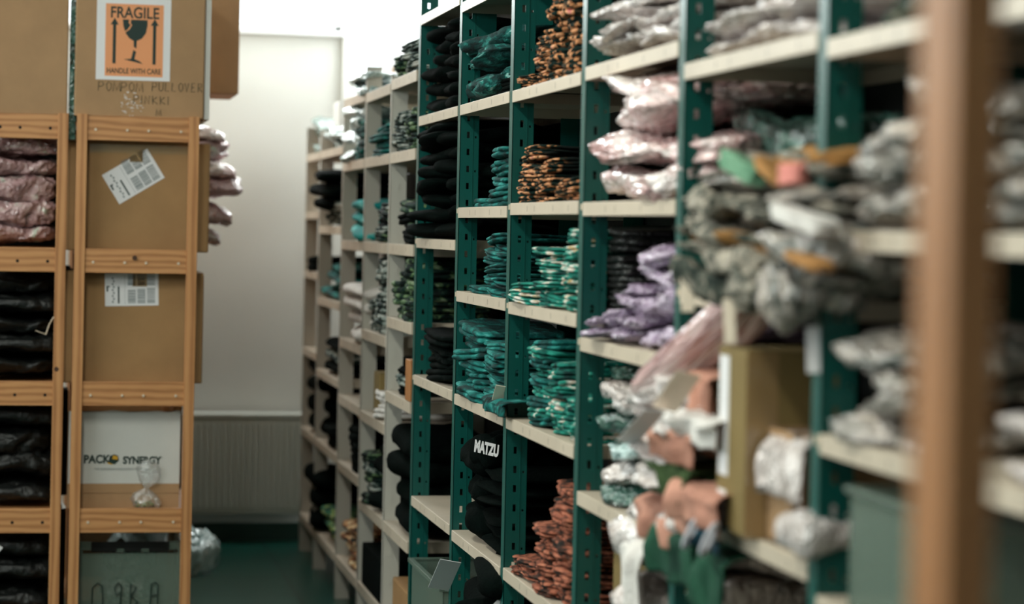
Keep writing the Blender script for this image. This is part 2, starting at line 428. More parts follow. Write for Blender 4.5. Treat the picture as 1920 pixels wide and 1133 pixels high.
# radiator
rad = empty('radiator', (0.56, YB - .145, 0))
tag(rad, 'white ribbed panel radiator low on the back wall', 'radiator')
p = MB()
p.box(-1.0, .86, 0, .03, .165, .725, .008)
i = -0.98
while i < .84:
    p.box(i, i + .022, -.012, .004, .20, .68, .005); i += .0345
p.build('panel', M['radiator'], rad)
MB().box(-1.0, .86, -.012, .10, .705, .735, .008).build('top_grille', M['radiator'], rad)
q = MB().cyl(.89, .05, .14, .64, .012, 12); q.cyl(.89, .05, .0, .14, .010, 12); q.build('pipe', M['radiator'], rad)
MB().box(.862, .90, -.01, .05, .60, .66, .008).build('valve', M['window_frame'], rad)
MB().box(-1.0, .86, .07, .1, .165, .705).build('rear_panel', M['radiator'], rad)
for bx in (-.8, .5): MB().box(bx, bx + .03, .09, .12, .2, .7).build('bracket', M['beige_steel'], rad)

# ------------------------------------------------------------------ shelving on the right
D = 1.369
T = [8.90, 7.97, 7.03, 6.03, 5.04, 4.06, 3.07]
DEP = 0.42
PERIOD = 0.0587
def post_mb(y, z0, z1, n0=D, flip=1, slots=True, wf=.05, ws=.066, holes2=True):
    mb = MB(); t_ = .0022
    a = n0
    mb.box(a, a + t_, y, y + wf, z0, z1)                              # flange along the aisle
    c = lambda u: a + flip * u
    def bx(u0, u1, za, zb, dy=0):
        x0, x1 = sorted((c(u0), c(u1))); mb.box(x0, x1, y - dy, y + t_, za, zb)
    if not slots:
        bx(0, ws, z0, z1); z = z0 + .08
        while z < z1 - .03:
            bx(.024, .038, z, z + .022, .0018); z += PERIOD * 2
        return mb
    bx(0, .024, z0, z1); bx(.034, .052, z0, z1); bx(.058, ws, z0, z1); bx(.0445, .0465, z0, z1, .0015)
    z = z0
    while z < z1 - PERIOD:
        bx(.024, .034, z + .022, min(z + PERIOD, z1)); z += PERIOD
    z = z0
    while z < z1 - .2:
        bx(.052, .058, z + .007, min(z + .1174, z1)); z += .1174
    return mb
def shelf(parent, y0, y1, z, m=None, n0=D, dep=DEP, lip=.036):
    cx, cy_ = n0 + dep / 2, (y0 + y1) / 2; hy = (y1 - y0) / 2; hx = dep / 2
    mb = MB()
    mb.box(-hx, hx, -hy, hy, -.004, 0)
    mb.box(-hx - .003, -hx + .0025, -hy, hy, -lip, -.0005, .001); mb.box(hx - .002, hx, -hy, hy, -lip, -.004)
    mb.box(-hx + .002, hx - .002, -hy, -hy + .002, -lip, -.004); mb.box(-hx + .002, hx - .002, hy - .002, hy, -lip, -.004)
    o = mb.build('shelf_board', m or M['shelf'], parent)
    o.location = (cx, cy_, z)
    return o
GB = ['first', 'second', 'third', 'fourth', 'fifth', 'sixth']
LV = {'A': [2.612, 2.226, 1.760, 1.238, .773, .30], 'B': [2.58, 2.226, 1.873, 1.586, 1.232, .762, .28], 'C': [2.60, 2.224, 1.881, 1.580, 1.230, .769, .30],
      'D': [2.60, 2.232, 1.876, 1.521, 1.116, .62], 'E': [2.58, 2.176, 1.68, 1.202, .62], 'F': [2.55, 2.157, 1.810, 1.442, 1.15, .60]}
for bi, b_ in enumerate('ABCDEF'):
    root = empty('metal_shelving_unit', (D + DEP / 2, (T[bi] + T[bi + 1]) / 2, 0))
    tag(root, 'green-posted metal shelving bay with cream shelves, %s green bay from back wall' % GB[bi], 'shelving unit', 'green-posted shelving bays in a row')
    inv = root.location
    def P(mb, name, m):
        for v_ in mb.bm.verts: v_.co -= inv
        return mb.build(name, m, root)
    y0, y1 = T[bi + 1], T[bi]
    P(post_mb(y1, 0, 3.0), 'post', M['teal_steel'])
    rp = MB().box(D + DEP - .002, D + DEP, y1, y1 + .05, 0, 3.0); rp.box(D + DEP - .066, D + DEP, y1, y1 + .002, 0, 3.0)
    P(rp, 'post', M['teal_steel'])
    if bi == 5: P(post_mb(y0, 0, 3.0), 'post', M['teal_steel'])
    for z in LV[b_]:
        s_ = shelf(root, y0 + .053, y1 - .004, z); s_.location = Vector(s_.location) - inv
    top = 2.44 if bi == 0 else 2.98
    P(MB().box(D + DEP + .004, D + DEP + .010, y0, y1 + .0, 0, top), 'shade_panel', M['shade_dark'])  # added dark panel stands for the shade inside the bay
    P(MB().box(D - .004, D + .0, y1 + .002, y1 + .016, LV[b_][2] - .02, LV[b_][2] - .004), 'clip', M['screw'])
    P(MB().box(D - .004, D + .0, y1 + .002, y1 + .016, LV[b_][3] - .02, LV[b_][3] - .004), 'clip', M['screw'])
    # corner gusset plates tying the shelf ends to the post
    P(MB().box(D + .066, D + .12, y1 + .0005, y1 + .0025, LV[b_][0] - .17, LV[b_][0] - .036), 'gusset_plate', M['teal_steel'])

G = [12.95, 12.26, 11.28, 10.46, 9.66, 8.96]
WL = [[2.19, 1.876, 1.555, 1.13, .69, .215], [2.19, 1.80, 1.43, 1.055, .69, .215], [2.412, 2.108, 1.733, 1.265, .99, .673, .215],
      [2.40, 2.108, 1.733, 1.343, .979, .583, .215], [2.412, 2.108, 1.733, 1.43, 1.124, .583, .215]]
PT = [2.34, 2.30, 2.412, 2.52, 2.43]
for bi in range(5):
    root = empty('metal_shelving_unit', (D + DEP / 2, (G[bi] + G[bi + 1]) / 2, 0)); inv = root.location.copy()
    tag(root, 'all-beige metal shelving bay, %s beige bay counted from the back wall' % GB[bi], 'shelving unit', 'beige shelving bays in a row')
    def P(mb, name, m):
        for v_ in mb.bm.verts: v_.co -= inv
        return mb.build(name, m, root)
    y1, y0 = G[bi], G[bi + 1]
    zb = 0 if bi != 4 else 0
    P(post_mb(y1, zb, PT[bi], wf=.035, ws=.068, slots=False), 'post', M['beige_steel'])
    rp = MB().box(D + DEP - .002, D + DEP, y1, y1 + .035, 0, PT[bi]); rp.box(D + DEP - .066, D + DEP, y1, y1 + .002, 0, PT[bi])
    P(rp, 'post', M['beige_steel'])
    for z in WL[bi]:
        s_ = shelf(root, y0 + .037 if bi < 4 else y0 + .02, y1 - .003, z, M['shelf'], lip=.044 if bi > 1 else .04); s_.location = Vector(s_.location) - inv
    P(MB().box(D + DEP + .004, D + DEP + .010, y0, y1, 0, 2.08), 'shade_panel', M['shade_dark'])  # dark panel added here too, in place of interior shade

# ------------------------------------------------------------------ soft goods
def superell(nu, nv, e1, e2):
    pts = []
    sp = lambda c, e: math.copysign(abs(c) ** e, c)
    for i_ in range(nu + 1):
        u = -math.pi / 2 + math.pi * i_ / nu
        row = []
        for j in range(nv):
            v = 2 * math.pi * j / nv
            row.append(Vector((sp(math.cos(u), e1) * sp(math.cos(v), e2), sp(math.cos(u), e1) * sp(math.sin(v), e2), sp(math.sin(u), e1))))
        pts.append(row)
    return pts
def fold_body(name, dx, dy, dz, seed, layers=2):
    nv = 56; off = Vector((seed * 13.7, seed * 7.1, seed * 3.3)); bm = bmesh.new(); rings = []
    sp = lambda c, e: math.copysign(abs(c) ** e, c)
    r = dz / (2 * layers)
    plan = []
    for j in range(nv):
        v = 2 * math.pi * j / nv
        plan.append((sp(math.cos(v), .42), sp(math.sin(v), .42)))
    prof = [(.45, 0.0, 0), (.9, 0.0, 0)]            # (inset factor, height, lobe index)
    for L in range(layers):
        for k in range(7):
            a = -math.pi / 2 + math.pi * (k + .5) / 7
            prof.append((math.cos(a), r * (2 * L + 1) + r * math.sin(a), L + 1))
    prof += [(.9, dz, -1), (.45, dz, -1)]
    for (c, z, L) in prof:
        ring = []
        for (cx_, cy_) in plan:
            hx, hy = dx / 2 - r, dy / 2 - r
            if L in (0, -1): x, y = cx_ * hx * c, cy_ * hy * c
            else:
                n_ = Vector((cx_, cy_, 0)).normalized()
                lob = .013 * noise.noise(Vector((cx_ * 1.3, cy_ * 2.6, L * 3.1)) + off) + .010 * noise.noise(Vector((cx_ * 5, cy_ * 7, L * 5.3)) + off)
                rr = c * r * 1.25 + lob
                x, y = cx_ * hx + n_.x * rr, cy_ * hy + n_.y * rr
            zz = z + .007 * noise.noise(Vector((x * 9, y * 16, 0)) + off) + (.004 * noise.noise(Vector((x * 30, y * 45, L * 4)) + off) if L > 0 else 0)
            ring.append(Vector((x, y, zz)))
        rings.append(ring)
    V = [[bm.verts.new(q) for q in rg] for rg in rings]
    for i_ in range(len(V) - 1):
        for j in range(nv):
            k = (j + 1) % nv; bm.faces.new((V[i_][j], V[i_][k], V[i_ + 1][k], V[i_ + 1][j]))
    bm.faces.new(V[0][::-1]); bm.faces.new(V[-1])
    me = bpy.data.meshes.new(name); bm.to_mesh(me); bm.free()
    for p_ in me.polygons: p_.use_smooth = True
    return me
def soft(name, dx, dy, dz, seed, kind):
    if kind == 'fold': return fold_body(name, dx, dy, dz, seed)
    nu, nv = (14, 40) if kind != 'bag' else (22, 60)
    e1, e2 = {'fold': (.50, .38), 'bag': (.55, .5), 'roll': (1.0, .35), 'puff': (.7, .55)}[kind]
    pts = superell(nu, nv, e1, e2)
    off = Vector((seed * 13.7, seed * 7.1, seed * 3.3))
    bm = bmesh.new(); rows = []
    for row in pts:
        r = []
        for p_ in row:
            q = Vector((p_.x * dx / 2, p_.y * dy / 2, p_.z * dz / 2))
            nrm = Vector((p_.x, p_.y, p_.z)).normalized()
            if kind == 'fold':
                g_ = math.exp(-((p_.z - .05 * math.sin(p_.y * 3 + seed)) / .22) ** 2) * (.016 + .008 * noise.noise(q * 9 + off))
                q -= Vector((p_.x * g_, p_.y * g_ * .8, 0))
                w_ = noise.noise(q * 11 + off) * .022 + noise.noise(Vector((q.x * 8, q.y * 30, q.z * 22)) + off) * .014
                q += nrm * w_
                q.z += .006 * noise.noise(Vector((q.x * 9, q.y * 9, 0)) + off)
            elif kind == 'roll':
                w_ = noise.noise(q * 9 + off) * .014 + noise.noise(q * 26 + off) * .005
                q += nrm * w_
            elif kind == 'puff':
                q += nrm * (noise.noise(q * 7 + off) * .034 + noise.noise(q * 20 + off) * .010)
            else:
                a = noise.noise(q * 6 + off) * .055
                rg = abs(noise.noise(q * 17 + off * 2)); rg2 = abs(noise.noise(q * 38 + off))
                q += nrm * (a + .014 - rg * .050 - rg2 * .024)
                q.z += .045 * noise.noise(Vector((q.x * 7, q.y * 7, 3)) + off)
            r.append(q)
        rows.append(r)
    zmin = min(q.z for r in rows for q in r)
    V = []
    for i_, r in enumerate(rows):
        if i_ in (0, nu):
            c = sum(r, Vector()) / len(r); V.append([bm.verts.new(c - Vector((0, 0, zmin)))])
        else: V.append([bm.verts.new(q - Vector((0, 0, zmin))) for q in r])
    for i_ in range(nu):
        for j in range(nv):
            k = (j + 1) % nv
            if i_ == 0: bm.faces.new((V[0][0], V[1][k], V[1][j]))
            elif i_ == nu - 1: bm.faces.new((V[i_][j], V[i_][k], V[nu][0]))
            else: bm.faces.new((V[i_][j], V[i_][k], V[i_ + 1][k], V[i_ + 1][j]))
    zt = max(v_.co.z for v_ in bm.verts)
    for v_ in bm.verts: v_.co.z *= dz / zt
    me = bpy.data.meshes.new(name); bm.to_mesh(me); bm.free()
    for p_ in me.polygons: p_.use_smooth = True
    return me
NOM = {'fold': (.32, .20, .045), 'bag': (.36, .32, .10), 'roll': (.34, .12, .10), 'puff': (.38, .34, .14)}
LIB = {}
def item_mesh(kind, mkey, var):
    k = (kind, mkey, var)
    if k not in LIB:
        me = soft(kind, *NOM[kind], var + hash_(kind), kind); me.materials.append(M[mkey]); LIB[k] = me
    return LIB[k]
def hash_(s): return sum(ord(c) for c in s) % 17
KN = {'fold': ('folded_garment', 'garment'), 'bag': ('plastic_wrapped_bundle', 'plastic bag'), 'roll': ('rolled_garment', 'garment'), 'puff': ('soft_bundle', 'clothing bundle')}
def item(kind, mkey, x, y, z, dx, dy, dz, rz=0, label='', group=None, rx=0, ry=0, name=None, cat=None):
    me = item_mesh(kind, mkey, random.randrange(5))
    o = bpy.data.objects.new(name or KN[kind][0], me); COL.objects.link(o)
    nx, ny, nz = NOM[kind]
    o.scale = (dx / nx, dy / ny, dz / nz); o.location = (x, y, z); o.rotation_euler = (rx, ry, rz)
    tag(o, label, cat or KN[kind][1], group)
    return o
ORD = ['bottom', 'second', 'third', 'fourth', 'fifth', 'sixth', 'seventh', 'eighth', 'ninth', 'tenth', 'eleventh', 'twelfth', 'thirteenth', 'fourteenth', 'fifteenth']
def ordn(i_, n):
    if n == 1: return ''
    if i_ == 0: return ', bottom one'
    if i_ == n - 1: return ', top one'
    return ', %s from bottom' % ORD[i_]
def stack(xl, xr, ytop, zb, n, mkey, kind, desc, where, front=.0, dep=.34, jx=.016, jr=.09, taper=0.0, minw=None, group=None, mats=None):
    """pile of n items whose aisle side runs from measured column xl (far) to xr (near) and whose top sits at row ytop"""
    nf = D + .012 + front
    ym = ytop + 20
    s1 = on_row(xl, ym, nf)[0]; s0 = on_row(xr, ym, nf)[0]
    zt = on_row((xl + xr) / 2, ytop, nf)[1]
    wdt = max(abs(s1 - s0), minw or .1); sm = (s0 + s1) / 2
    h = max(zt - zb, .02) / n
    z = zb + .001
    for i_ in range(n):
        hh = h * random.uniform(.92, 1.08)
        if z + hh > zt + .005: hh = max(zt - z, h * .7)
        tw = 1 - taper * i_ / max(n, 1)
        d_ = dep * random.uniform(.94, 1.05)
        mk = mats[i_ % len(mats)] if mats else mkey
        item(kind, mk, nf + d_ / 2 + random.uniform(-jx, jx) + taper * i_ * .01, sm + random.uniform(-.01, .01), z, d_, wdt * tw * random.uniform(.95, 1.04), hh * {'fold': 1.03, 'bag': 1.38, 'puff': 1.25, 'roll': 1.1}[kind],
             random.uniform(-jr, jr), '%s%s, %s' % (desc, ordn(i_, n), where), group or desc.replace('garment', 'garments') + ' on the shelves',
             rx=random.uniform(-.07, .07) * (2 if kind == 'bag' else 1), ry=random.uniform(-.06, .06) * (2 if kind == 'bag' else .6))
        z += hh
GBW = lambda i_: '%s green bay from back' % GB[i_]
WBW = lambda i_: '%s beige bay from back' % GB[i_]
# --- third green bay (C)
w3 = GBW(2)
stack(968, 998, 140, LV['C'][1], 3, 'camo_front', 'fold', 'orange-speckled garment', 'low stack, second shelf, ' + w3, dep=.3, minw=.12)
stack(1000, 1028, 66, LV['C'][1], 7, 'camo_front', 'fold', 'orange-speckled garment', 'left tall stack, second shelf, ' + w3, dep=.3)
stack(1028, 1052, -30, LV['C'][1], 9, 'camo_front', 'fold', 'orange-speckled garment', 'middle tall stack, second shelf, ' + w3, dep=.3)
stack(1054, 1084, -50, LV['C'][1], 9, 'camo_front', 'fold', 'orange-speckled garment', 'right tall stack, second shelf, ' + w3, dep=.3)
stack(966, 1003, 278, LV['C'][2], 7, 'camo_front', 'fold', 'orange-speckled garment', 'left stack, third shelf, ' + w3, dep=.32)
stack(1003, 1034, 297, LV['C'][2], 6, 'camo_front', 'fold', 'orange-speckled garment', 'middle stack, third shelf, ' + w3, dep=.32)
stack(1037, 1076, 332, LV['C'][2], 4, 'camo_front', 'fold', 'orange-speckled garment', 'right stack, third shelf, ' + w3, dep=.32)
stack(1000, 1050, 462, LV['C'][3], 9, 'teal_white', 'fold', 'white-tipped teal garment', 'left stack, fourth shelf, ' + w3, dep=.3, front=-.01)
stack(1052, 1087, 428, LV['C'][3], 10, 'teal_white', 'fold', 'white-tipped teal garment', 'right stack, fourth shelf, ' + w3, dep=.3, front=-.01)
stack(945, 990, 533, LV['C'][3], 3, 'teal_white', 'fold', 'white-tipped teal garment', 'low stack past post, ' + w3, dep=.3, front=-.03)
stack(988, 1024, 632, LV['C'][4], 9, 'teal_white', 'fold', 'green-white marbled garment', 'left stack, fifth shelf, ' + w3, dep=.3, mats=['teal', 'teal_white'])
stack(1022, 1056, 678, LV['C'][4], 8, 'teal_white', 'fold', 'green-white marbled garment', 'middle stack, fifth shelf, ' + w3, dep=.3)
stack(1056, 1080, 742, LV['C'][4], 5, 'teal_white', 'fold', 'green-white marbled garment', 'right stack, fifth shelf, ' + w3, dep=.3)
stack(955, 1006, 1052, LV['C'][5], 3, 'rust', 'fold', 'rust-brown patterned garment', 'low stack, sixth shelf, ' + w3, dep=.3)
stack(1000, 1036, 985, LV['C'][5], 9, 'rust', 'fold', 'rust-brown patterned garment', 'left stack, sixth shelf, ' + w3, dep=.3)
stack(1030, 1076, 905, LV['C'][5], 13, 'rust', 'fold', 'rust-brown patterned garment', 'right tall stack, sixth shelf, ' + w3, dep=.3)
# --- second green bay (B)
w2 = GBW(1)
stack(866, 930, 74, LV['B'][1], 4, 'teal_dark', 'bag', 'teal marbled bagged garment', 'loose stack, second shelf, ' + w2, dep=.34, jr=.2)
stack(925, 955, 150, LV['B'][1], 2, 'black', 'fold', 'black folded garment', 'beside marbled stack, second shelf, ' + w2, dep=.36, front=.02)
stack(912, 957, 280, LV['B'][2], 6, 'teal', 'fold', 'teal marbled garment', 'tall stack, third shelf, ' + w2, dep=.3)
stack(882, 914, 370, LV['B'][2], 1, 'teal', 'fold', 'teal marbled garment', 'lying flat, third shelf, ' + w2, dep=.28)
stack(905, 950, 446, LV['B'][3], 8, 'teal', 'fold', 'teal marbled garment', 'tall stack, fourth shelf, ' + w2, dep=.3)
stack(875, 906, 537, LV['B'][3], 1, 'teal', 'fold', 'teal marbled garment', 'lying flat, fourth shelf, ' + w2, dep=.28)
stack(858, 904, 612, LV['B'][4], 7, 'teal', 'fold', 'teal marbled garment', 'left stack, fifth shelf, ' + w2, dep=.32, front=-.015, jr=.15)
stack(900, 946, 638, LV['B'][4], 8, 'teal', 'fold', 'teal marbled garment', 'right stack, fifth shelf, ' + w2, dep=.32, front=-.01, jr=.15)
stack(852, 892, 835, LV['B'][5], 3, 'black', 'puff', 'black puffy bundle', 'left stack, sixth shelf, ' + w2, dep=.36, front=-.02, jr=.1)
stack(892, 932, 878, LV['B'][5], 6, 'black', 'roll', 'black rolled garment', 'right stack, sixth shelf, ' + w2, dep=.36, minw=.2)
stack(850, 925, 1048, LV['B'][6], 5, 'black', 'puff', 'black puffy bundle', 'overflowing lowest shelf, ' + w2, dep=.42, front=-.05, jr=.2)
# --- first green bay (A)
w1 = GBW(0)
stack(792, 826, 50, LV['A'][1], 6, 'black', 'puff', 'black knit bundle', 'left stack, second shelf, ' + w1, dep=.4, jr=.15)
stack(826, 857, 38, LV['A'][1], 7, 'black', 'puff', 'black knit bundle', 'right stack, second shelf, ' + w1, dep=.4, jr=.15)
stack(768, 815, 238, LV['A'][2], 8, 'black', 'puff', 'black knit bundle', 'left stack, third shelf, ' + w1, dep=.44, front=-.05, jr=.2)
stack(812, 856, 245, LV['A'][2], 7, 'black', 'puff', 'black knit bundle', 'right stack, third shelf, ' + w1, dep=.42, front=-.02, jr=.2)
stack(786, 848, 622, LV['A'][3], 4, 'black', 'fold', 'thick black garment', 'only stack, fourth shelf, ' + w1, dep=.36)
# --- fourth green bay (D): goods in clear film
w4 = GBW(3)
stack(1098, 1180, 0, LV['D'][1], 4, 'film_clear', 'bag', 'clear-bagged pale garment', 'left pile, second shelf, ' + w4, dep=.36, jr=.3, front=-.03)
stack(1180, 1272, -10, LV['D'][1], 4, 'film_clear', 'bag', 'clear-bagged pale garment', 'right pile, second shelf, ' + w4, dep=.36, jr=.2)
stack(1098, 1272, 134, LV['D'][2], 4, 'film_pink', 'bag', 'pink-tinted bagged bundle', 'pile filling third shelf, ' + w4, dep=.40, jr=.12, front=-.03)
stack(1172, 1275, 462, LV['D'][3], 4, 'film_lilac', 'bag', 'lilac bagged bundle', 'right pile, fourth shelf, ' + w4, dep=.36, jr=.1, front=-.01)
stack(1096, 1150, 598, LV['D'][3], 2, 'film_lilac', 'bag', 'lilac bagged bundle', 'low left pile, fourth shelf, ' + w4, dep=.36, jr=.2, front=-.03)
stack(1140, 1186, 540, LV['D'][3], 4, 'film_lilac', 'bag', 'lilac bagged bundle', 'middle pile, fourth shelf, ' + w4, dep=.36, jr=.2, front=-.02, taper=.2)
stack(1128, 1190, 735, LV['D'][4], 5, 'film_silver', 'bag', 'shiny clear plastic bag', 'left pile, fifth shelf, ' + w4, dep=.34, jr=.3, mats=['film_green', 'film_clear', 'film_silver'])
stack(1150, 1262, 700, LV['D'][4], 5, 'film_clear', 'bag', 'whitish bagged garment', 'middle pile, fifth shelf, ' + w4, dep=.42, jr=.3, front=-.07)
stack(1150, 1235, 1002, LV['D'][5], 4, 'film_clear', 'bag', 'shiny bagged garment', 'lowest pile below shelf, ' + w4, dep=.42, jr=.3, front=-.02)
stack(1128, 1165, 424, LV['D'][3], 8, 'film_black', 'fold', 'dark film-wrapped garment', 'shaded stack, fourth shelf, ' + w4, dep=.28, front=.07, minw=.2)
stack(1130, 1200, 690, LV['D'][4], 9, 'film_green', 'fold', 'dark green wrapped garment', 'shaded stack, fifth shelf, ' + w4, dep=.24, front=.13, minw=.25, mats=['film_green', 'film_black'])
# --- fifth green bay (E)
w5 = GBW(4)
stack(1302, 1420, 12, LV['E'][1], 3, 'film_clear', 'bag', 'clear-bagged pale bundle', 'left pile, second shelf, ' + w5, dep=.38, jr=.2)
stack(1415, 1545, -20, LV['E'][1], 3, 'film_clear', 'bag', 'clear-bagged pale bundle', 'right pile, second shelf, ' + w5, dep=.38, jr=.2)
stack(1345, 1540, 215, LV['E'][2], 4, 'film_green', 'bag', 'green bagged bundle', 'at the back, third shelf, ' + w5, dep=.26, jr=.1, front=.13)
HM = ['knit_grey', 'film_grey', 'knit_grey', 'ochre', 'knit_dark', 'film_grey']
stack(1286, 1375, 352, LV['E'][2], 8, 'film_grey', 'bag', 'grey heaped garment', 'left heap, third shelf, ' + w5, dep=.34, jr=.4, front=-.07, mats=HM)
stack(1360, 1450, 300, LV['E'][2], 8, 'film_grey', 'bag', 'grey heaped garment', 'middle heap, third shelf, ' + w5, dep=.36, jr=.4, front=-.07, mats=HM[1:] + HM[:1])
stack(1445, 1540, 262, LV['E'][2], 8, 'film_grey', 'bag', 'grey heaped garment', 'right heap, third shelf, ' + w5, dep=.36, jr=.4, front=-.06, mats=HM[2:] + HM[:2])
# --- sixth green bay (F)
w6 = GBW(5)
stack(1590, 1760, -10, LV['F'][1], 2, 'film_green', 'bag', 'dark bagged bundle', 'left pile, second shelf, ' + w6, dep=.36, jr=.2)
stack(1780, 1960, -20, LV['F'][1], 2, 'film_clear', 'bag', 'pale bagged bundle', 'right pile, second shelf, ' + w6, dep=.36, jr=.2)
stack(1575, 1700, 245, LV['F'][2], 3, 'film_grey', 'bag', 'shiny grey bagged garment', 'left pile, third shelf, ' + w6, dep=.36, jr=.3, front=-.05)
stack(1700, 1840, 150, LV['F'][2], 4, 'film_grey', 'bag', 'shiny grey bagged garment', 'middle pile, third shelf, ' + w6, dep=.36, jr=.3, front=.05)
stack(1860, 1990, 260, LV['F'][2], 3, 'film_grey', 'bag', 'shiny grey bagged garment', 'right pile, third shelf, ' + w6, dep=.36, jr=.3)
stack(1565, 1720, 640, LV['F'][3], 4, 'film_grey', 'bag', 'pale grey bagged garment', 'left pile, fourth shelf, ' + w6, dep=.36, jr=.2)
stack(1860, 1990, 810, LV['F'][3], 2, 'film_clear', 'bag', 'pale grey bagged garment', 'right pile, fourth shelf, ' + w6, dep=.36, jr=.2)
# --- beige bays
wa = [WBW(i_) for i_ in range(5)]
def bst(*a, **k):
    k.setdefault('dep', .34); stack(*a, **k)
bst(751, 784, 78, WL[4][0], 6, 'grey_camo', 'fold', 'grey-black patterned garment', 'top shelf stack, ' + wa[4])
bst(738, 752, 106, WL[4][0], 3, 'camo_dark', 'fold', 'dark mottled garment', 'small top shelf stack, ' + wa[4])
bst(736, 756, 215, WL[4][1], 6, 'grey_camo', 'fold', 'grey-black patterned garment', 'left stack, second shelf, ' + wa[4])
bst(757, 780, 205, WL[4][1], 5, 'camo_dark', 'fold', 'dark mottled garment', 'right stack, second shelf, ' + wa[4])
bst(742, 776, 378, WL[4][2], 4, 'black', 'fold', 'black folded garment', 'third shelf stack, ' + wa[4], mats=['black', 'camo_dark'])
bst(738, 758, 510, WL[4][3], 4, 'camo_dark', 'fold', 'olive-flecked garment', 'left stack, fourth shelf, ' + wa[4])
bst(756, 775, 487, WL[4][3], 6, 'camo_dark', 'fold', 'olive-flecked garment', 'right stack, fourth shelf, ' + wa[4])
bst(736, 758, 688, WL[4][4], 3, 'black', 'fold', 'black-grey garment', 'fifth shelf stack, ' + wa[4], mats=['black', 'grey_camo', 'black'])
bst(722, 764, 815, WL[4][5], 4, 'black', 'puff', 'big black bundle', 'sixth shelf stack, ' + wa[4], front=-.02)
bst(694, 728, 238, WL[3][1], 4, 'teal', 'fold', 'teal mottled garment', 'second shelf stack, ' + wa[3])
bst(703, 728, 382, WL[3][2], 5, 'grey_camo', 'fold', 'white-speckled black garment', 'third shelf stack, ' + wa[3], mats=['camo_dark', 'grey_camo', 'black'])
bst(688, 706, 560, WL[3][3], 3, 'grey_camo', 'fold', 'grey-black patterned garment', 'left stack, fourth shelf, ' + wa[3])
bst(704, 726, 486, WL[3][3], 7, 'grey_camo', 'fold', 'grey-black patterned garment', 'right stack, fourth shelf, ' + wa[3])
bst(703, 719, 735, WL[3][4], 3, 'pale', 'fold', 'pale folded garment', 'fifth shelf stack, ' + wa[3])
bst(682, 700, 848, WL[3][5], 5, 'grey_camo', 'fold', 'dark speckled garment', 'left stack, sixth shelf, ' + wa[3], mats=['camo_dark', 'grey_camo'])
bst(700, 720, 828, WL[3][5], 4, 'black', 'puff', 'black bundle', 'right stack, sixth shelf, ' + wa[3])
bst(652, 682, 140, WL[2][0], 2, 'film_silver', 'bag', 'shiny silver bag', 'on top shelf, ' + wa[2], front=-.03, dep=.2)
bst(642, 664, 206, WL[2][1], 4, 'film_silver', 'bag', 'shiny silver bag', 'left stack, second shelf, ' + wa[2], front=-.03)
bst(664, 684, 225, WL[2][1], 4, 'teal_dark', 'fold', 'dark teal garment', 'right stack, second shelf, ' + wa[2])
bst(644, 682, 376, WL[2][2], 3, 'aqua', 'puff', 'bright aqua bundle', 'third shelf stack, ' + wa[2], front=-.02)
bst(644, 680, 537, WL[2][3], 4, 'pale', 'puff', 'fluffy white bundle', 'fourth shelf stack, ' + wa[2], front=-.02)
bst(655, 675, 800, WL[2][5], 3, 'black', 'fold', 'black garment', 'sixth shelf stack, ' + wa[2])
bst(637, 670, 985, WL[2][6], 4, 'floral', 'puff', 'orange floral bundle', 'lowest shelf stack, ' + wa[2])
bst(606, 640, 232, WL[1][0], 3, 'film_silver', 'bag', 'silvery teal bag', 'top shelf stack, ' + wa[1], mats=['film_green', 'film_silver'])
bst(610, 640, 375, WL[1][1], 4, 'grey_camo', 'fold', 'white-speckled garment', 'second shelf stack, ' + wa[1])
bst(600, 640, 497, WL[1][2], 4, 'teal', 'puff', 'pale teal bundle', 'third shelf stack, ' + wa[1])
bst(606, 636, 640, WL[1][3], 3, 'black', 'puff', 'black and grey bundle', 'fourth shelf stack, ' + wa[1], mats=['black', 'grey_camo'])
bst(602, 632, 798, WL[1][4], 3, 'black', 'fold', 'black garment', 'fifth shelf stack, ' + wa[1])
bst(602, 632, 958, WL[1][5], 3, 'floral_green', 'puff', 'green floral bundle', 'lowest shelf stack, ' + wa[1])
bst(580, 603, 228, WL[0][0], 3, 'film_green', 'bag', 'greenish shiny bag', 'top shelf stack, ' + wa[0])
bst(574, 598, 320, WL[0][1], 3, 'black', 'puff', 'bulging black bundle', 'second shelf stack, ' + wa[0], front=-.10, dep=.44)
bst(580, 597, 480, WL[0][2], 1, 'black', 'fold', 'black garment', 'alone on third shelf, ' + wa[0])
bst(572, 597, 672, WL[0][4], 4, 'black', 'puff', 'black bundle', 'fifth shelf stack, ' + wa[0], front=-.01)
bst(570, 592, 880, WL[0][5], 3, 'black', 'puff', 'black bundle', 'lowest shelf stack, ' + wa[0], front=-.03)

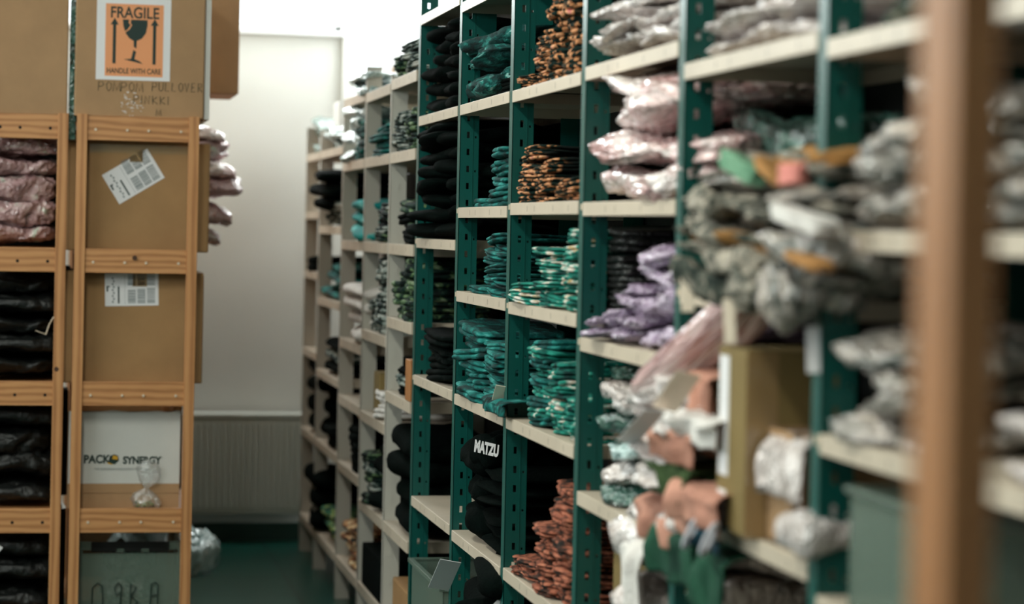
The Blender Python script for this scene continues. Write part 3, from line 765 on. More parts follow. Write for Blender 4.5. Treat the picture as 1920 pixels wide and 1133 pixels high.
# ------------------------------------------------------------------ boxes
def carton(name, x0, x1, y0, y1, z0, z1, m, label, tape=True, open_top=False):
    cx, cy_ = (x0 + x1) / 2, (y0 + y1) / 2
    root = empty(name, (cx, cy_, z0)); tag(root, label, 'box')
    hx, hy, h = (x1 - x0) / 2, (y1 - y0) / 2, z1 - z0
    if open_top:
        mb = MB(); t_ = .005
        mb.box(-hx, hx, -hy, -hy + t_, 0, h); mb.box(-hx, hx, hy - t_, hy, 0, h); mb.box(-hx, -hx + t_, -hy, hy, 0, h); mb.box(hx - t_, hx, -hy, hy, 0, h); mb.box(-hx, hx, -hy, hy, 0, t_)
        mb.build('body', m, root)
    else:
        MB().box(-hx, hx, -hy, hy, 0, h, .006).build('body', m, root)
        fl = MB(); fl.box(-hx + .002, -.002, -hy + .002, hy - .002, h, h + .004); fl.box(.002, hx - .002, -hy + .002, hy - .002, h, h + .004)
        fl.build('flap', m, root)
    if tape: 
        t_ = MB(); t_.box(-.025, .025, -hy - .0008, -hy, h - .09, h + .004); t_.box(-.025, .025, -hy, hy, h + .004, h + .0048)
        t_.build('tape', M['tape'], root)
    return root
def local(px, py, s, root):
    n_, z_ = on_cross(px, py, s); return n_ - root.location.x, z_ - root.location.z

def text(body, size, m, parent, loc, rot=(R90, 0, 0), bold=0.0, sx=1.0, shear=0.0, name='lettering', center=True, space=1.0):
    cu = bpy.data.curves.new('t', 'FONT'); cu.body = body; cu.size = size; cu.extrude = 0.0004; cu.offset = bold
    cu.align_x = 'CENTER' if center else 'LEFT'; cu.align_y = 'CENTER'; cu.shear = shear; cu.space_character = space
    to = bpy.data.objects.new('t', cu); COL.objects.link(to)
    dg = bpy.context.evaluated_depsgraph_get(); dg.update()
    me = bpy.data.meshes.new_from_object(to.evaluated_get(dg))
    bpy.data.objects.remove(to); bpy.data.curves.remove(cu)
    me.name = name
    o = link(name, me, m, parent); o.location = loc; o.rotation_euler = rot; o.scale = (sx, 1, 1)
    return o
def strokes(name, lines, m, parent, r=.0012, y=0):
    mb = MB()
    for ln in lines:
        if len(ln) > 1: mb.tube([(p_[0], y, p_[1]) for p_ in ln], r, 5)
    return mb.build(name, m, parent)
GLY = {'P': [[(0, 0), (.05, 1), (.5, .95), (.6, .7), (.45, .5), (.05, .45)]], 'O': [[(.1, .3), (.05, .7), (.3, 1), (.6, .8), (.6, .3), (.3, 0), (.1, .3)]],
       'M': [[(-.05, 0), (.05, 1), (.36, .1), (.68, 1), (.76, 0)]], 'U': [[(0, 1), (.05, .2), (.3, 0), (.55, .2), (.6, 1)]], 'L': [[(.05, 1), (0, .05), (.5, .05)]],
       'V': [[(0, 1), (.25, 0), (.5, 1)]], 'E': [[(.45, .95), (.05, 1), (0, 0), (.5, .05)], [(.02, .5), (.4, .55)]], 'R': [[(0, 0), (.05, 1), (.5, .9), (.5, .6), (.05, .5), (.6, 0)]],
       'I': [[(.05, 1), (.05, 0)]], 'N': [[(0, 0), (.05, 1), (.5, 0), (.55, 1)]], 'K': [[(0, 1), (.05, 0)], [(.5, .9), (.05, .45), (.6, .02)]],
       'D': [[(0, 1), (.6, .6), (.1, 0), (0, 1)]], '9': [[(.55, .6), (.2, .5), (.1, .8), (.35, 1), (.6, .85), (.5, 0)]], 'B': [[(.1, 0), (.1, 1), (.5, .85), (.15, .5), (.6, .25), (.1, 0)]],
       'n': [[(0, 0), (.02, .8), (.35, 1), (.65, .85), (.7, 0)]], 'A': [[(0, 0), (.1, .95), (.4, 1), (.6, .9), (.6, 0)], [(.05, .45), (.6, .5)]], 'H': [[(0, 0), (.05, 1)], [(.5, 0), (.55, 1)], [(.02, .5), (.52, .55)]]}
def handwrite(word, x, z, h, adv, slope=0, sl=.0):
    out = []
    for i_, ch in enumerate(word):
        if ch == ' ': x += adv * .6; continue
        for st in GLY[ch]: out.append([(x + p_[0] * adv * 1.15 + p_[1] * sl, z + p_[1] * h) for p_ in st])
        x += adv * (.45 if ch == 'I' else 1.0); z += slope
    return out
def shipping_label(parent, cx, cz, w_, h_, rot, y, tape=True):
    """white parcel label with bar codes; sits on the face of its carton"""
    root = MB().box(-w_ / 2, w_ / 2, -.0008, 0, -h_ / 2, h_ / 2).build('shipping_label', M['paper'], parent)
    root.location = (cx, y, cz); root.rotation_euler = (0, rot, 0)
    bc = MB(); g_ = MB()
    rnd = random.Random(3)
    for (u, v) in [(.50, .0), (.50, .55), (.68, .0), (.68, .55), (.86, .0), (.86, .55), (.60, .3)][:6]:
        z = v - .42
        while z < v - .42 + .42:
            t_ = rnd.choice([.012, .018, .03]); bc.box((u - .5 - .075) * w_, (u - .5 + .075) * w_, -.0014, -.0008, z * h_, (z + t_) * h_); z += t_ + rnd.choice([.014, .02])
    bc.build('bar_code', M['ink_grey'], root)
    g_.box(-.26 * w_, -.23 * w_, -.0014, -.0008, -.42 * h_, .10 * h_); g_.box(-.47 * w_, -.44 * w_, -.0014, -.0008, -.05 * h_, .12 * h_)
    g_.box(-.44 * w_, -.41 * w_, -.0014, -.0008, .08 * h_, .12 * h_)
    g_.build('print_bar', M['ink'], root)
    f_ = MB()
    for k in range(9): f_.box((-.37 + .02 * (k % 2)) * w_, (-.34 + .02 * (k % 2)) * w_, -.0014, -.0008, (-.40 + .09 * k) * h_, (-.34 + .09 * k) * h_)
    f_.box(-.13 * w_, -.125 * w_, -.0014, -.0008, -.45 * h_, .45 * h_)
    f_.build('fine_print', M['ink_grey'], root)
    return root
# --- pine racks on the left
FS = 9.65
def pine_rack(x0, x1, label, pegs, knots):
    root = empty('wooden_shelf_rack', ((x0 + x1) / 2, FS, 0)); tag(root, label, 'shelf rack')
    hx = (x1 - x0) / 2
    def PB(name, *a, bev=.002, m='pine'):
        mb = MB().box(*a, bev); me = mb.mesh(name)
        o = link(name, me, M[m], root)
        uv = me.uv_layers.new(name='u')
        dx_, dz_ = abs(a[1] - a[0]), abs(a[5] - a[4])
        for p_ in me.polygons:
            for li in p_.loop_indices:
                c = me.vertices[me.loops[li].vertex_index].co
                uv.data[li].uv = ((c.x * 1.2 + c.y, c.z * .10) if dz_ > dx_ else (c.z * 1.2 + c.y, c.x * .25 + c.z * .3))
                uv.data[li].uv += Vector((a[4] * 3.1 + a[0] * 5.3, a[4] * 1.7))
        return o
    for yy in (0, .86):
        for sx_ in (-1, 1):
            xa = -hx if sx_ < 0 else hx - .042
            PB('post', xa, xa + .042, yy, yy + .044, 0, 2.235)
        for k, zt in enumerate((2.228, 1.690, 1.150, .635, .10)):
            r_ = PB('rung', -hx + .042, hx - .042, yy + .008, yy + .032, zt - .098, zt)
            if yy == 0:
                for j in range(4):
                    px_ = (-hx + .042) + (2 * hx - .084) * (.08, .39, .60, .92)[j]
                    if pegs: MB().cyl(px_, zt - .055, .003, .010, .0055, 12, 'Y').build('peg', M['screw'], r_)
                    else: MB().cyl(px_, zt - .055, .0074, .010, .0065, 12, 'Y').build('peg_hole', M['hole'], r_)
    for k, zt in enumerate((2.225, 1.686, 1.146, .631, .096)):
        PB('shelf_board', -hx + .002, hx - .002, .046, .858, zt - .03, zt - .008)
    for (kx, kz) in knots:
        MB().cyl(kx, kz, -.0006, .002, .010, 10, 'Y').build('knot', M['knot'], root)
    return root
pine_rack(.086, .578, 'pine shelf rack of brown cartons with pale pegs in rungs', True, [(.240 - .245, 1.655)])
pine_rack(-.405, .052, 'pine shelf rack with dark peg holes, left edge of photo', False, [(.200, 1.20)])
rk = MB(); rk  # (no third rack in view)
rk.bm.free()
CS = FS + .09   # carton fronts stand just behind the front frame
def at(px, py, s=CS): return on_cross(px, py, s)
# large carton on top with the fragile sign
s_ = FS + .02
x0 = on_cross(141, 100, s_)[0]; x1 = on_cross(384, 100, s_)[0]
top = carton('cardboard_box', x0, x1, s_, s_ + .62, 2.2255, 2.86, M['carton'], 'large brown carton with fragile sign on top of pine rack', tape=False)
hy = .31
lx, lz = local(250.5, 74, s_, top); lw = (318.5 - 183) / 455; lh = (150 + 18) / 455
fl_ = MB().box(-lw / 2, lw / 2, -.0008, 0, -lh / 2, lh / 2).build('fragile_label', M['paper'], top); fl_.location = (lx, -hy, lz + .018)
ow, oh = 106 / 455, 134 / 455
MB().box(-ow / 2, ow / 2, -.0012, -.0008, -oh / 2, oh / 2).build('orange_panel', M['orange'], fl_).location = (.003, 0, -.022)
text('FRAGILE', .064, M['ink'], fl_, (.003, -.0014, .088), bold=.0012, sx=.83)
text('HANDLE WITH CARE', .030, M['ink'], fl_, (.003, -.0014, -.148), bold=.0005, sx=.76)
sy = MB()
for ax in (-.077, .084):
    sy.poly([(ax - .0065, -.118), (ax + .0065, -.118), (ax + .0065, .040), (ax + .016, .040), (ax, .068), (ax - .016, .040), (ax - .0065, .040)], -.0016, -.0012)
cxg = .005
L_ = [(cxg - .050, .062), (cxg - .024, .062), (cxg - .026, .048), (cxg - .018, .040), (cxg - .030, .022), (cxg - .040, .014), (cxg - .047, .035)]
sy.poly(L_[::-1], -.0016, -.0012)
Rg = [(cxg - .016, .062), (cxg + .050, .062), (cxg + .050, .040), (cxg + .044, .008), (cxg + .028, -.014), (cxg + .008, -.024), (cxg + .007, -.055), (cxg - .004, -.048), (cxg - .005, -.024),
      (cxg - .022, -.014), (cxg - .036, .004), (cxg - .038, .010), (cxg - .022, .022), (cxg - .012, .040), (cxg - .018, .048)]
sy.poly(Rg[::-1], -.0016, -.0012)
sy.poly([(cxg - .005, -.060), (cxg + .006, -.068), (cxg + .000, -.098), (cxg + .020, -.106), (cxg + .034, -.117), (cxg + .010, -.112), (cxg - .044, -.100), (cxg - .014, -.097)][::-1], -.0016, -.0012)
sy.build('broken_glass_symbol', M['ink'], fl_)
wr = []
hx0, hz0 = local(184, 170, s_, top)
wr += handwrite('POMPOM', hx0, hz0, .038, .0305, -.0002); 
hx0, hz0 = local(285, 171, s_, top); wr += handwrite('PULLOVER', hx0, hz0, .036, .0265, .0002)
hx0, hz0 = local(250, 194, s_, top); wr += handwrite('PINKKI', hx0, hz0, .034, .031, -.0004)
hx0, hz0 = local(293, 217, s_, top); wr += handwrite('M', hx0, hz0, .028, .022)
strokes('handwriting', wr, M['pen'], top, .0014, -hy - .0004)
# torn tape residue
tr = MB(); rnd = random.Random(5)
for k in range(46):
    a = rnd.gauss(0, .020); c_ = rnd.gauss(0, .022)
    qx, qz = local(243, 198, s_, top); l_ = rnd.uniform(.003, .012)
    tr.box(qx + a, qx + a + l_, -hy - .0006, -hy, qz + c_, qz + c_ + rnd.uniform(.001, .003))
tr.build('tape_residue', M['paper'], top)
x0 = on_cross(-130, 100, s_)[0]; x1 = on_cross(128, 100, s_)[0]
c2 = carton('cardboard_box', x0, x1, s_, s_ + .62, 2.2255, 2.86, M['carton'], 'plain brown carton topping the leftmost pine rack', tape=False)
# pale board standing beside the top carton
x0 = on_cross(385, 100, s_)[0]
tag(MB().box(x0, x0 + .022, s_ + .01, s_ + .6, 2.2255, 2.86, .002).build('packing_board', M['carton_white']), 'pale upright board strip along top carton right side', 'board')
x0 = .0535  # dark sheet added to stand for the shade in the carton gap
tag(MB().box(x0, x0 + .028, s_ + .015, s_ + .6, 2.13, 2.9, .002).build('packing_board', M['film_green']), 'thin greenish sheet added as shade between the two top cartons', 'board')
# small carton farther back, overhanging the aisle
s2 = 10.65
x0 = on_cross(330, 100, s2)[0]; x1 = on_cross(449, 100, s2)[0]; zb = on_cross(420, 176, s2)[1]
c3 = carton('cardboard_box', x0, x1, s2, s2 + .5, zb, zb + .52, M['carton'], 'brown carton overhanging the aisle, behind the fragile carton', tape=False)
c4 = carton('cardboard_box', x0 - .18, x0 + .10, s2 + .02, s2 + .5, 2.2, zb - .004, M['carton_dark'], 'flat brown carton underneath the overhanging carton')
# second pine rack of the same row, standing behind the first
br = empty('wooden_shelf_rack', (.33, 10.62, 0)); tag(br, 'far pine shelf rack hidden behind the carton-filled rack', 'shelf rack')
for xx in (-.245, .203):
    for yy in (0, .76): MB().box(xx, xx + .042, yy, yy + .044, 0, 2.19, .002).build('post', M['pine'], br)
for zt in (2.198, 1.686, 1.146, .631, .10):
    MB().box(-.243, .243, .046, .76, zt - .022, zt).build('shelf_board', M['pine'], br)
for yb, nm in ((11.5, 'third'), (12.42, 'last')):  # unseen racks and cartons added to keep side light off the lower back wall
    r2 = empty('wooden_shelf_rack', (.33, yb, 0)); tag(r2, 'added unseen light-blocking pine rack, %s of the row toward the back wall' % nm, 'shelf rack')
    for xx in (-.245, .203):
        for yy in (0, .80): MB().box(xx, xx + .042, yy, yy + .044, 0, 2.235, .002).build('post', M['pine'], r2)
    for zt in (2.22, 1.686, 1.146, .631, .10): MB().box(-.243, .243, .046, .79, zt - .022, zt).build('shelf_board', M['pine'], r2)
    for q_, zt in enumerate((2.221, 1.687, 1.147, .632, .101)):
        carton('cardboard_box', .10, .56, yb + .06, yb + .78, zt, zt + .44, M['carton_dark'], 'added unseen carton, %s from top, %s pine rack toward back wall' % (ORD[q_] if q_ else 'first', nm))
# cartons inside the rack
def framed(px0, px1, pyt, zb, m, label, **k):
    xa = on_cross(px0, 600, CS)[0]; xb = on_cross(px1, 600, CS)[0]; zt = on_cross((px0 + px1) / 2, pyt, CS)[1]
    return carton('cardboard_box', xa, xb, CS, CS + .55, zb, zt, m, label, **k)
b1 = framed(121, 388, 268, 1.680, M['carton_dark'], 'brown carton with tilted shipping label, upper bay of pine rack', tape=False)
b2 = framed(116, 381, 512, 1.140, M['carton_dark'], 'brown carton with straight shipping label, middle bay of pine rack', tape=False)
lx, lz = local(250, 331, CS, b1); shipping_label(b1, lx, lz, 96 / 448, 62 / 448, -.56, -.2758)
lx, lz = local(247, 543, CS, b2); shipping_label(b2, lx, lz, 97 / 448, 60 / 448, -.03, -.2758)
for b_, zz in ((b1, (1.680, 290)), (b2, (1.140, 548))):
    lx, lz = local(256, zz[1], CS, b_); h_ = b_.location.z
    pass
t_ = MB(); lx, lz = local(255, 288, CS, b1); t_.box(-.20, .20, -.2762, -.2755, lz + .0, lz + .035); t_.box(lx - .025, lx + .028, -.2772, -.2766, lz - .035, lz + .035)
t_.build('tape', M['tape'], b1)
t_ = MB(); lx, lz = local(262, 512, CS, b2); t_.box(lx - .028, lx + .03, -.2772, -.2766, lz - .055, lz - .002)
t_.build('tape', M['tape'], b2)
# white printed carton
xa = on_cross(128, 850, CS)[0]; xb = on_cross(337, 850, CS)[0]; zt = on_cross(240, 772, CS)[1]
wc = empty('cardboard_box', ((xa + xb) / 2, CS + .2, .6275)); tag(wc, 'white-faced carton printed with a packaging logo and torn top', 'box')
hx = (xb - xa) / 2; zl = on_cross(240, 907, CS)[1] - .6275; H_ = zt - .6275
rnd = random.Random(2); edge = [(hx, zl)]
k = 24
for i_ in range(k + 1):
    u = hx - 2 * hx * i_ / k; edge.append((u, H_ + .010 * noise.noise(Vector((u * 12, 1, 2))) + rnd.uniform(-.002, .002)))
edge.append((-hx, zl))
MB().poly(edge, -.2, -.194).build('white_face', M['carton_white'], wc)
bx_ = MB(); bx_.box(-hx, hx, -.1995, -.194, 0, zl); bx_.box(-hx, -hx + .005, -.194, .2, 0, H_ - .03); bx_.box(hx - .005, hx, -.194, .2, 0, H_ - .03); bx_.box(-hx, hx, .195, .2, 0, H_ - .03); bx_.box(-hx, hx, -.19, .2, 0, .005)
bx_.box(-hx, hx, -.202, -.199, zl * .62, zl * .66); bx_.build('body', M['carton'], wc)
lx, lz = local(182, 862, CS, wc); text('PACK', .046, M['ink'], wc, (lx - .002, -.2008, lz), bold=.0018, sx=.90)
lx, lz = local(266, 864, CS, wc); text('SYNERGY', .041, M['ink'], wc, (lx, -.2008, lz), bold=.0018, sx=.87)
lx, lz = local(228, 880, CS, wc); text('THE EUROPEAN PACKAGING NETWORK', .012, M['ink_grey'], wc, (lx, -.2008, lz))
lx, lz = local(304, 858, CS, wc); text('o', .010, M['ink_grey'], wc, (lx, -.2008, lz), name='trademark_sign')
lx, lz = local(213, 862, CS, wc)
MB().poly([(lx - .022, lz - .012), (lx - .016, lz + .014), (lx + .002, lz + .022), (lx + .018, lz + .016), (lx + .022, lz - .004), (lx + .004, lz - .020)][::-1], -.2012, -.2004).build('logo_cube', M['ink'], wc)
MB().poly([(lx - .006, lz + .002), (lx - .002, lz + .018), (lx + .016, lz + .013), (lx + .017, lz - .001)][::-1], -.2016, -.2012).build('logo_face', M['yellow'], wc)
MB().poly([(lx - .024, lz - .016), (lx - .022, lz - .010), (lx - .004, lz - .019), (lx - .006, lz - .022)][::-1], -.2016, -.2012).build('logo_stripe', M['yellow'], wc)
# knotted clear bag of beads
s3 = FS + .05
bx0, bz0 = on_cross(270, 946, s3)
kb = empty('knotted_plastic_bag', (bx0, s3 + .0, .6275)); tag(kb, 'knotted clear bag of beads before the printed white carton', 'plastic bag')
def lathe(name, prof, m, parent, n=28, wob=.0, loc=(0, 0, 0), sy_=.5, seed=0, rot=0):
    bm = bmesh.new(); rows = []
    for i_, (r, z) in enumerate(prof):
        rows.append([bm.verts.new(((r * (1 + wob * noise.noise(Vector((math.cos(a) * 2 + seed, math.sin(a) * 2, z * 20))) * 1.6)) * math.cos(a), r * sy_ * math.sin(a), z + wob * .03 * noise.noise(Vector((a, z * 30, seed))))) for a in [2 * math.pi * k_ / n for k_ in range(n)]])
    for i_ in range(len(rows) - 1):
        for k_ in range(n):
            bm.faces.new((rows[i_][k_], rows[i_][(k_ + 1) % n], rows[i_ + 1][(k_ + 1) % n], rows[i_ + 1][k_]))
    me = bpy.data.meshes.new(name); bm.to_mesh(me); bm.free()
    for p_ in me.polygons: p_.use_smooth = True
    o = link(name, me, m, parent); o.location = loc; o.rotation_euler = (0, rot, 0); return o
lathe('film', [(.004, .0), (.052, .006), (.064, .030), (.050, .056), (.022, .072), (.006, .080), (.014, .092), (.034, .115), (.048, .145), (.050, .165), (.036, .188), (.012, .20)], M['clear_film'], kb, wob=.35, seed=3, sy_=.42, rot=.12, loc=(0, .02, .0))
bd = MB(); rnd = random.Random(9)
for k_ in range(40):
    q_ = bmesh.ops.create_icosphere(bd.bm, subdivisions=1, radius=.0045); c_ = Vector((rnd.uniform(-.04, .04), rnd.uniform(-.01, .012) + .02, rnd.uniform(.008, .03)))
    for v_ in q_['verts']: v_.co += c_
o = bd.build('beads', M['floral_green'], kb); o['kind'] = 'stuff'
# plastic crate in the lowest bay
xa = on_cross(150, 1050, CS)[0]; xb = on_cross(338, 1050, CS)[0]; zt = on_cross(240, 1016, CS)[1]
cr = empty('plastic_crate', ((xa + xb) / 2, CS + .02, .0965)); tag(cr, 'clear plastic crate with black handwriting and dark handle, lowest bay', 'crate')
hx = (xb - xa) / 2; H_ = zt - .0965
mb = MB(); t_ = .004
mb.box(-hx, hx, -.004, 0, 0, H_ - .05); mb.box(-hx, hx, .38, .384, 0, H_); mb.box(-hx, -hx + t_, 0, .384, 0, H_); mb.box(hx - t_, hx, 0, .384, 0, H_); mb.box(-hx, hx, 0, .384, 0, t_)
mb.build('body', M['tub'], cr)
for q in (-hx - .008, hx - .045):
    mb = MB().box(q, q + .053, -.012, 0, H_ - .036, H_, .003); q2 = -hx if q < 0 else hx - .01; mb.box(q2, q2 + .01, -.010, 0, .0, H_ - .030)
    mb.build('rim', M['tub'], cr)
mb = MB().box(-hx + .045, hx - .045, -.010, .0, H_ - .044, H_ - .002, .002); mb.build('handle', M['hole'], cr)
for q in (-.055, .045): MB().box(q, q + .03, -.012, -.009, H_ - .044, H_ - .030).build('handle_tab', M['tub'], cr)
lx, lz = local(172, 1140, CS, cr)
strokes('handwriting', handwrite('n', lx, lz, .10, .055) + handwrite('9', lx + .085, lz, .10, .05) + handwrite('B', lx + .15, lz - .005, .10, .05) + handwrite('A', lx + .235, lz, .10, .045), M['ink'], cr, .0028, -.0115)
for k_, (qx, qz, mk) in enumerate([(-.11, .0, 'film_green'), (.03, .0, 'film_clear'), (-.04, .11, 'film_clear'), (.06, .12, 'film_green'), (-.03, .23, 'film_grey'), (.05, .25, 'film_green')]):
    item('bag', mk, cr.location.x + qx * .7, CS + .2, .103 + qz * 1.0, .17, .30, .11, 0, '%s bagged item in the clear plastic crate, %s layer, %s' % (['green', 'pale', 'pale', 'green', 'grey', 'green'][k_], ['bottom', 'bottom', 'middle', 'middle', 'upper', 'upper'][k_], ['left', 'right'][k_ % 2]), 'bagged items in the crate')
# pink bags in the left rack
zb0 = 1.682; x_c = -.215
for k_ in range(5):
    hh = [.085, .095, .10, .085, .075][k_]
    o = item('bag', 'film_rose', x_c + random.uniform(-.01, .01), CS + .22, zb0, .45, .36, hh * 1.5, random.uniform(-.05, .05), 'rose bundle in shiny film, %s in leftmost pine rack' % ['bottom', 'second from bottom', 'third from bottom', 'fourth from bottom', 'top'][k_], 'rose bundles in the leftmost pine rack')
    zb0 += hh * .97
    if k_ in (1, 2, 4):
        s_l = MB().box(-.235, -.125, -.186, -.182, hh * .45 * (.1 / hh), hh * .45 * (.1 / hh) + .016).build('black_sticker', M['hole'], o)
# black bags below
for lv, (zb0, nn, ht) in enumerate([(1.142, 5, .42), (.627, 4, .40), (.092, 4, .40)]):
    z = zb0
    for k_ in range(nn):
        hh = ht / nn
        item('bag', 'film_black', x_c + random.uniform(-.008, .008), CS + .24, z, .45, .42, hh * 1.4, random.uniform(-.04, .04), 'black film-wrapped bundle, %s, %s bay of leftmost pine rack' % (ordn(k_, nn)[2:], ['second', 'third', 'lowest'][lv]), 'black bundles in the leftmost pine rack')
        z += hh * .98
for lv, (zb0, ht) in enumerate([(1.688, .42), (1.142, .46), (.627, .44), (.092, .46)]):  # dark filler boxes added so the gaps behind the bundles read as shade
    carton('storage_box', -.395, .078, CS + .46, CS + .74, zb0, zb0 + ht, M['shade_dark'], 'added shade filler box behind the bundles, %s bay of leftmost pine rack' % ['top', 'second', 'third', 'lowest'][lv], tape=False)
# loose string and tags
a_ = on_cross(101, 594, FS + .06); b_ = on_cross(86, 627, FS + .055)
st = MB().tube([(a_[0], FS + .05, a_[1]), ((a_[0] + b_[0]) / 2 - .002, FS + .045, (a_[1] + b_[1]) / 2 + .006), (b_[0], FS + .045, b_[1])], .0025)
c_ = on_cross(66, 620, FS + .045); st.tube([(b_[0], FS + .045, b_[1]), (c_[0], FS + .05, c_[1])], .0015)
tag(st.build('string', M['screw']), 'pale loose string hanging among black bundles, left rack', 'string')
a_ = on_cross(118, 945, FS + .06)
tag(MB().poly([(a_[0] - .008, a_[1] + .028), (a_[0] + .012, a_[1] - .012), (a_[0] - .004, a_[1] - .016)], FS + .02, FS + .024).build('paper_tag', M['paper']), 'small white paper tag between the two pine racks', 'tag')
a_ = on_cross(2, 1027, FS + .06)
tag(MB().poly([(a_[0] - .02, a_[1] + .02), (a_[0] + .008, a_[1] - .0), (a_[0] - .006, a_[1] - .016), (a_[0] - .03, a_[1] - .01)], FS + .05, FS + .054).build('paper_tag', M['paper']), 'white paper tag at the lower left photo edge', 'tag')
# pink bags bulging into the aisle behind the pine rack
pb = [(1.60, .09, .40), (1.69, .11, .43), (1.80, .10, .46), (1.90, .13, .45), (2.03, .10, .42), (2.13, .09, .40)]
zz = 1.686
for k_ in range(6):
    hh = (.10, .12, .11, .12, .09, .09)[k_] * .88
    ov = (.04, .065, .085, .09, .07, .05)[k_]
    xr_ = on_cross((398, 418, 426, 424, 414, 402)[k_], 380, 10.9)[0]
    item('bag', ['film_rose', 'film_pink'][k_ % 2], xr_ - .25, 10.62 + .30, zz + .001, .56, .55, hh * 1.6, random.uniform(-.04, .04), 'pink film-wrapped bundle, %s, sticking into the aisle past cartons' % ordn(k_, 6)[2:], 'pink bundles sticking into the aisle')
    zz += hh * .98
item('bag', 'film_silver', on_cross(408, 1045, 10.9)[0] - .24, 10.62 + .30, .102, .48, .42, .32, .1, 'bluish shiny plastic bag low beside pine rack and aisle')

# ------------------------------------------------------------------ loose and draped things on the right
def drape(name, path, y0, y1, m, label, cat, amp=.012, freq=30, th=.003, nseg=26, seed=0, skew=0.0, group=None, narrow=0.0, parent=None):
    """cloth lying over a shelf edge: path is a list of (x, z), run along y"""
    pts = [Vector((p_[0], 0, p_[1])) for p_ in path]; fine = []
    for i_ in range(len(pts) - 1):
        for k_ in range(6): fine.append(pts[i_].lerp(pts[i_ + 1], k_ / 6))
    fine.append(pts[-1])
    for _ in range(3):
        fine = [fine[0]] + [(fine[i_ - 1] + fine[i_] * 2 + fine[i_ + 1]) / 4 for i_ in range(1, len(fine) - 1)] + [fine[-1]]
    bm = bmesh.new(); rows = []
    cy_ = (y0 + y1) / 2
    for i_, p_ in enumerate(fine):
        u = i_ / (len(fine) - 1); r = []
        for k_ in range(nseg + 1):
            v = k_ / nseg; y = y0 + (y1 - y0) * v
            y = cy_ + (y - cy_) * (1 - narrow * u) + skew * u
            rip = amp * (.3 + u) * (math.sin(v * freq * abs(y1 - y0) + seed) * .6 + noise.noise(Vector((v * 5, u * 3, seed))) * 1.2)
            r.append(bm.verts.new((p_.x - abs(rip) - rip * .5, y, p_.z + .5 * amp * noise.noise(Vector((v * 6, u * 5, seed + 5))))))
        rows.append(r)
    for i_ in range(len(rows) - 1):
        for k_ in range(nseg): bm.faces.new((rows[i_][k_], rows[i_][k_ + 1], rows[i_ + 1][k_ + 1], rows[i_ + 1][k_]))
    me = bpy.data.meshes.new(name); bm.to_mesh(me); bm.free()
    for p_ in me.polygons: p_.use_smooth = True
    o = link(name, me, m, parent)
    sd = o.modifiers.new('thickness', 'SOLIDIFY'); sd.thickness = th
    if label: tag(o, label, cat, group)
    return o
def yr(px, py=700, n_=None): return on_row(px, py, n_ or D)[0]
def zr(px, py, n_=None): return on_row(px, py, n_ or D)[1]
zE = LV['E'][3]; zD = LV['D'][4]
# hanging salmon and green cloths at the post between bays four and five
def dr(xl, xr, yt, yb, n_, m, label, cat='garment', **k):
    ya = yr(xr, (yt + yb) / 2, n_); yb_ = yr(xl, (yt + yb) / 2, n_); zt_ = zr((xl + xr) / 2, yt, n_); zb_ = zr((xl + xr) / 2, yb, n_)
    return drape('hanging_garment' if cat == 'garment' else cat.replace(' ', '_'), [(n_ + .20, zt_ - .03), (n_ + .08, zt_ - .004), (n_ + .01, zt_ - .01), (n_ - .004, zt_ - .06 * (zt_ - zb_) - .02), (n_, (zt_ + zb_) / 2), (n_ + .004, zb_)], ya, yb_, m, label, cat, **k)
for k_, (xl, xr, yt, yb, n_, mk, lb) in enumerate([
        (1195, 1265, 935, 1015, D - .03, 'salmon', 'long salmon cloth draped lowest over the shelf edge, third from post'),
        (1255, 1345, 905, 985, D - .06, 'salmon', 'salmon cloth with wavy folds under the tall carton'),
        (1210, 1290, 860, 930, D - .05, 'olive_cloth', 'dark olive cloth squeezed among salmon cloths'),
        (1200, 1300, 790, 862, D - .05, 'salmon', 'crumpled salmon cloth halfway up the loose heap'),
        (1285, 1345, 690, 770, D - .02, 'salmon', 'salmon cloth wedged left of the tall carton'),
        (1240, 1345, 765, 830, D - .05, 'pale', 'off-white cloth above the crumpled salmon cloth'),
        (1230, 1300, 985, 1090, D - .03, 'green_cloth', 'light green cloth hanging below the shelf edge'),
        (1290, 1370, 1020, 1150, D - .02, 'green_cloth', 'wide dark green cloth hanging toward the floor'),
        (1300, 1350, 970, 1030, D - .05, 'blue_trim', 'navy strap with white loops hanging under salmon cloths'),
        (1165, 1215, 1010, 1150, D - .02, 'pale', 'pale grey cloth strip hanging over lowest bags')]):
    dr(xl, xr, yt, yb, n_, M[mk], lb, seed=k_ * 3.7, amp=.016, freq=34)
# heap base under those cloths
for k_, (xl, xr, yt, zb_, hh, mk, kd, lb) in enumerate([
        (1265, 1340, 905, zD, .10, 'salmon', 'puff', 'salmon clothing bundle low in the loose heap'),
        (1255, 1340, 830, zD + .10, .10, 'olive_cloth', 'puff', 'olive clothing bundle in the middle of the loose heap'),
        (1265, 1340, 760, zD + .20, .09, 'salmon', 'puff', 'salmon clothing bundle high in the loose heap'),
        (1270, 1340, 690, zD + .29, .09, 'film_clear', 'bag', 'clear-bagged pink bundle crowning the loose heap')]):
    ya = yr(xr, yt, D); yb_ = yr(xl, yt, D)
    item(kd, mk, D + .15, (ya + yb_) / 2, zb_, .38, max(yb_ - ya, .18), hh * 1.05, .1 * k_, lb)
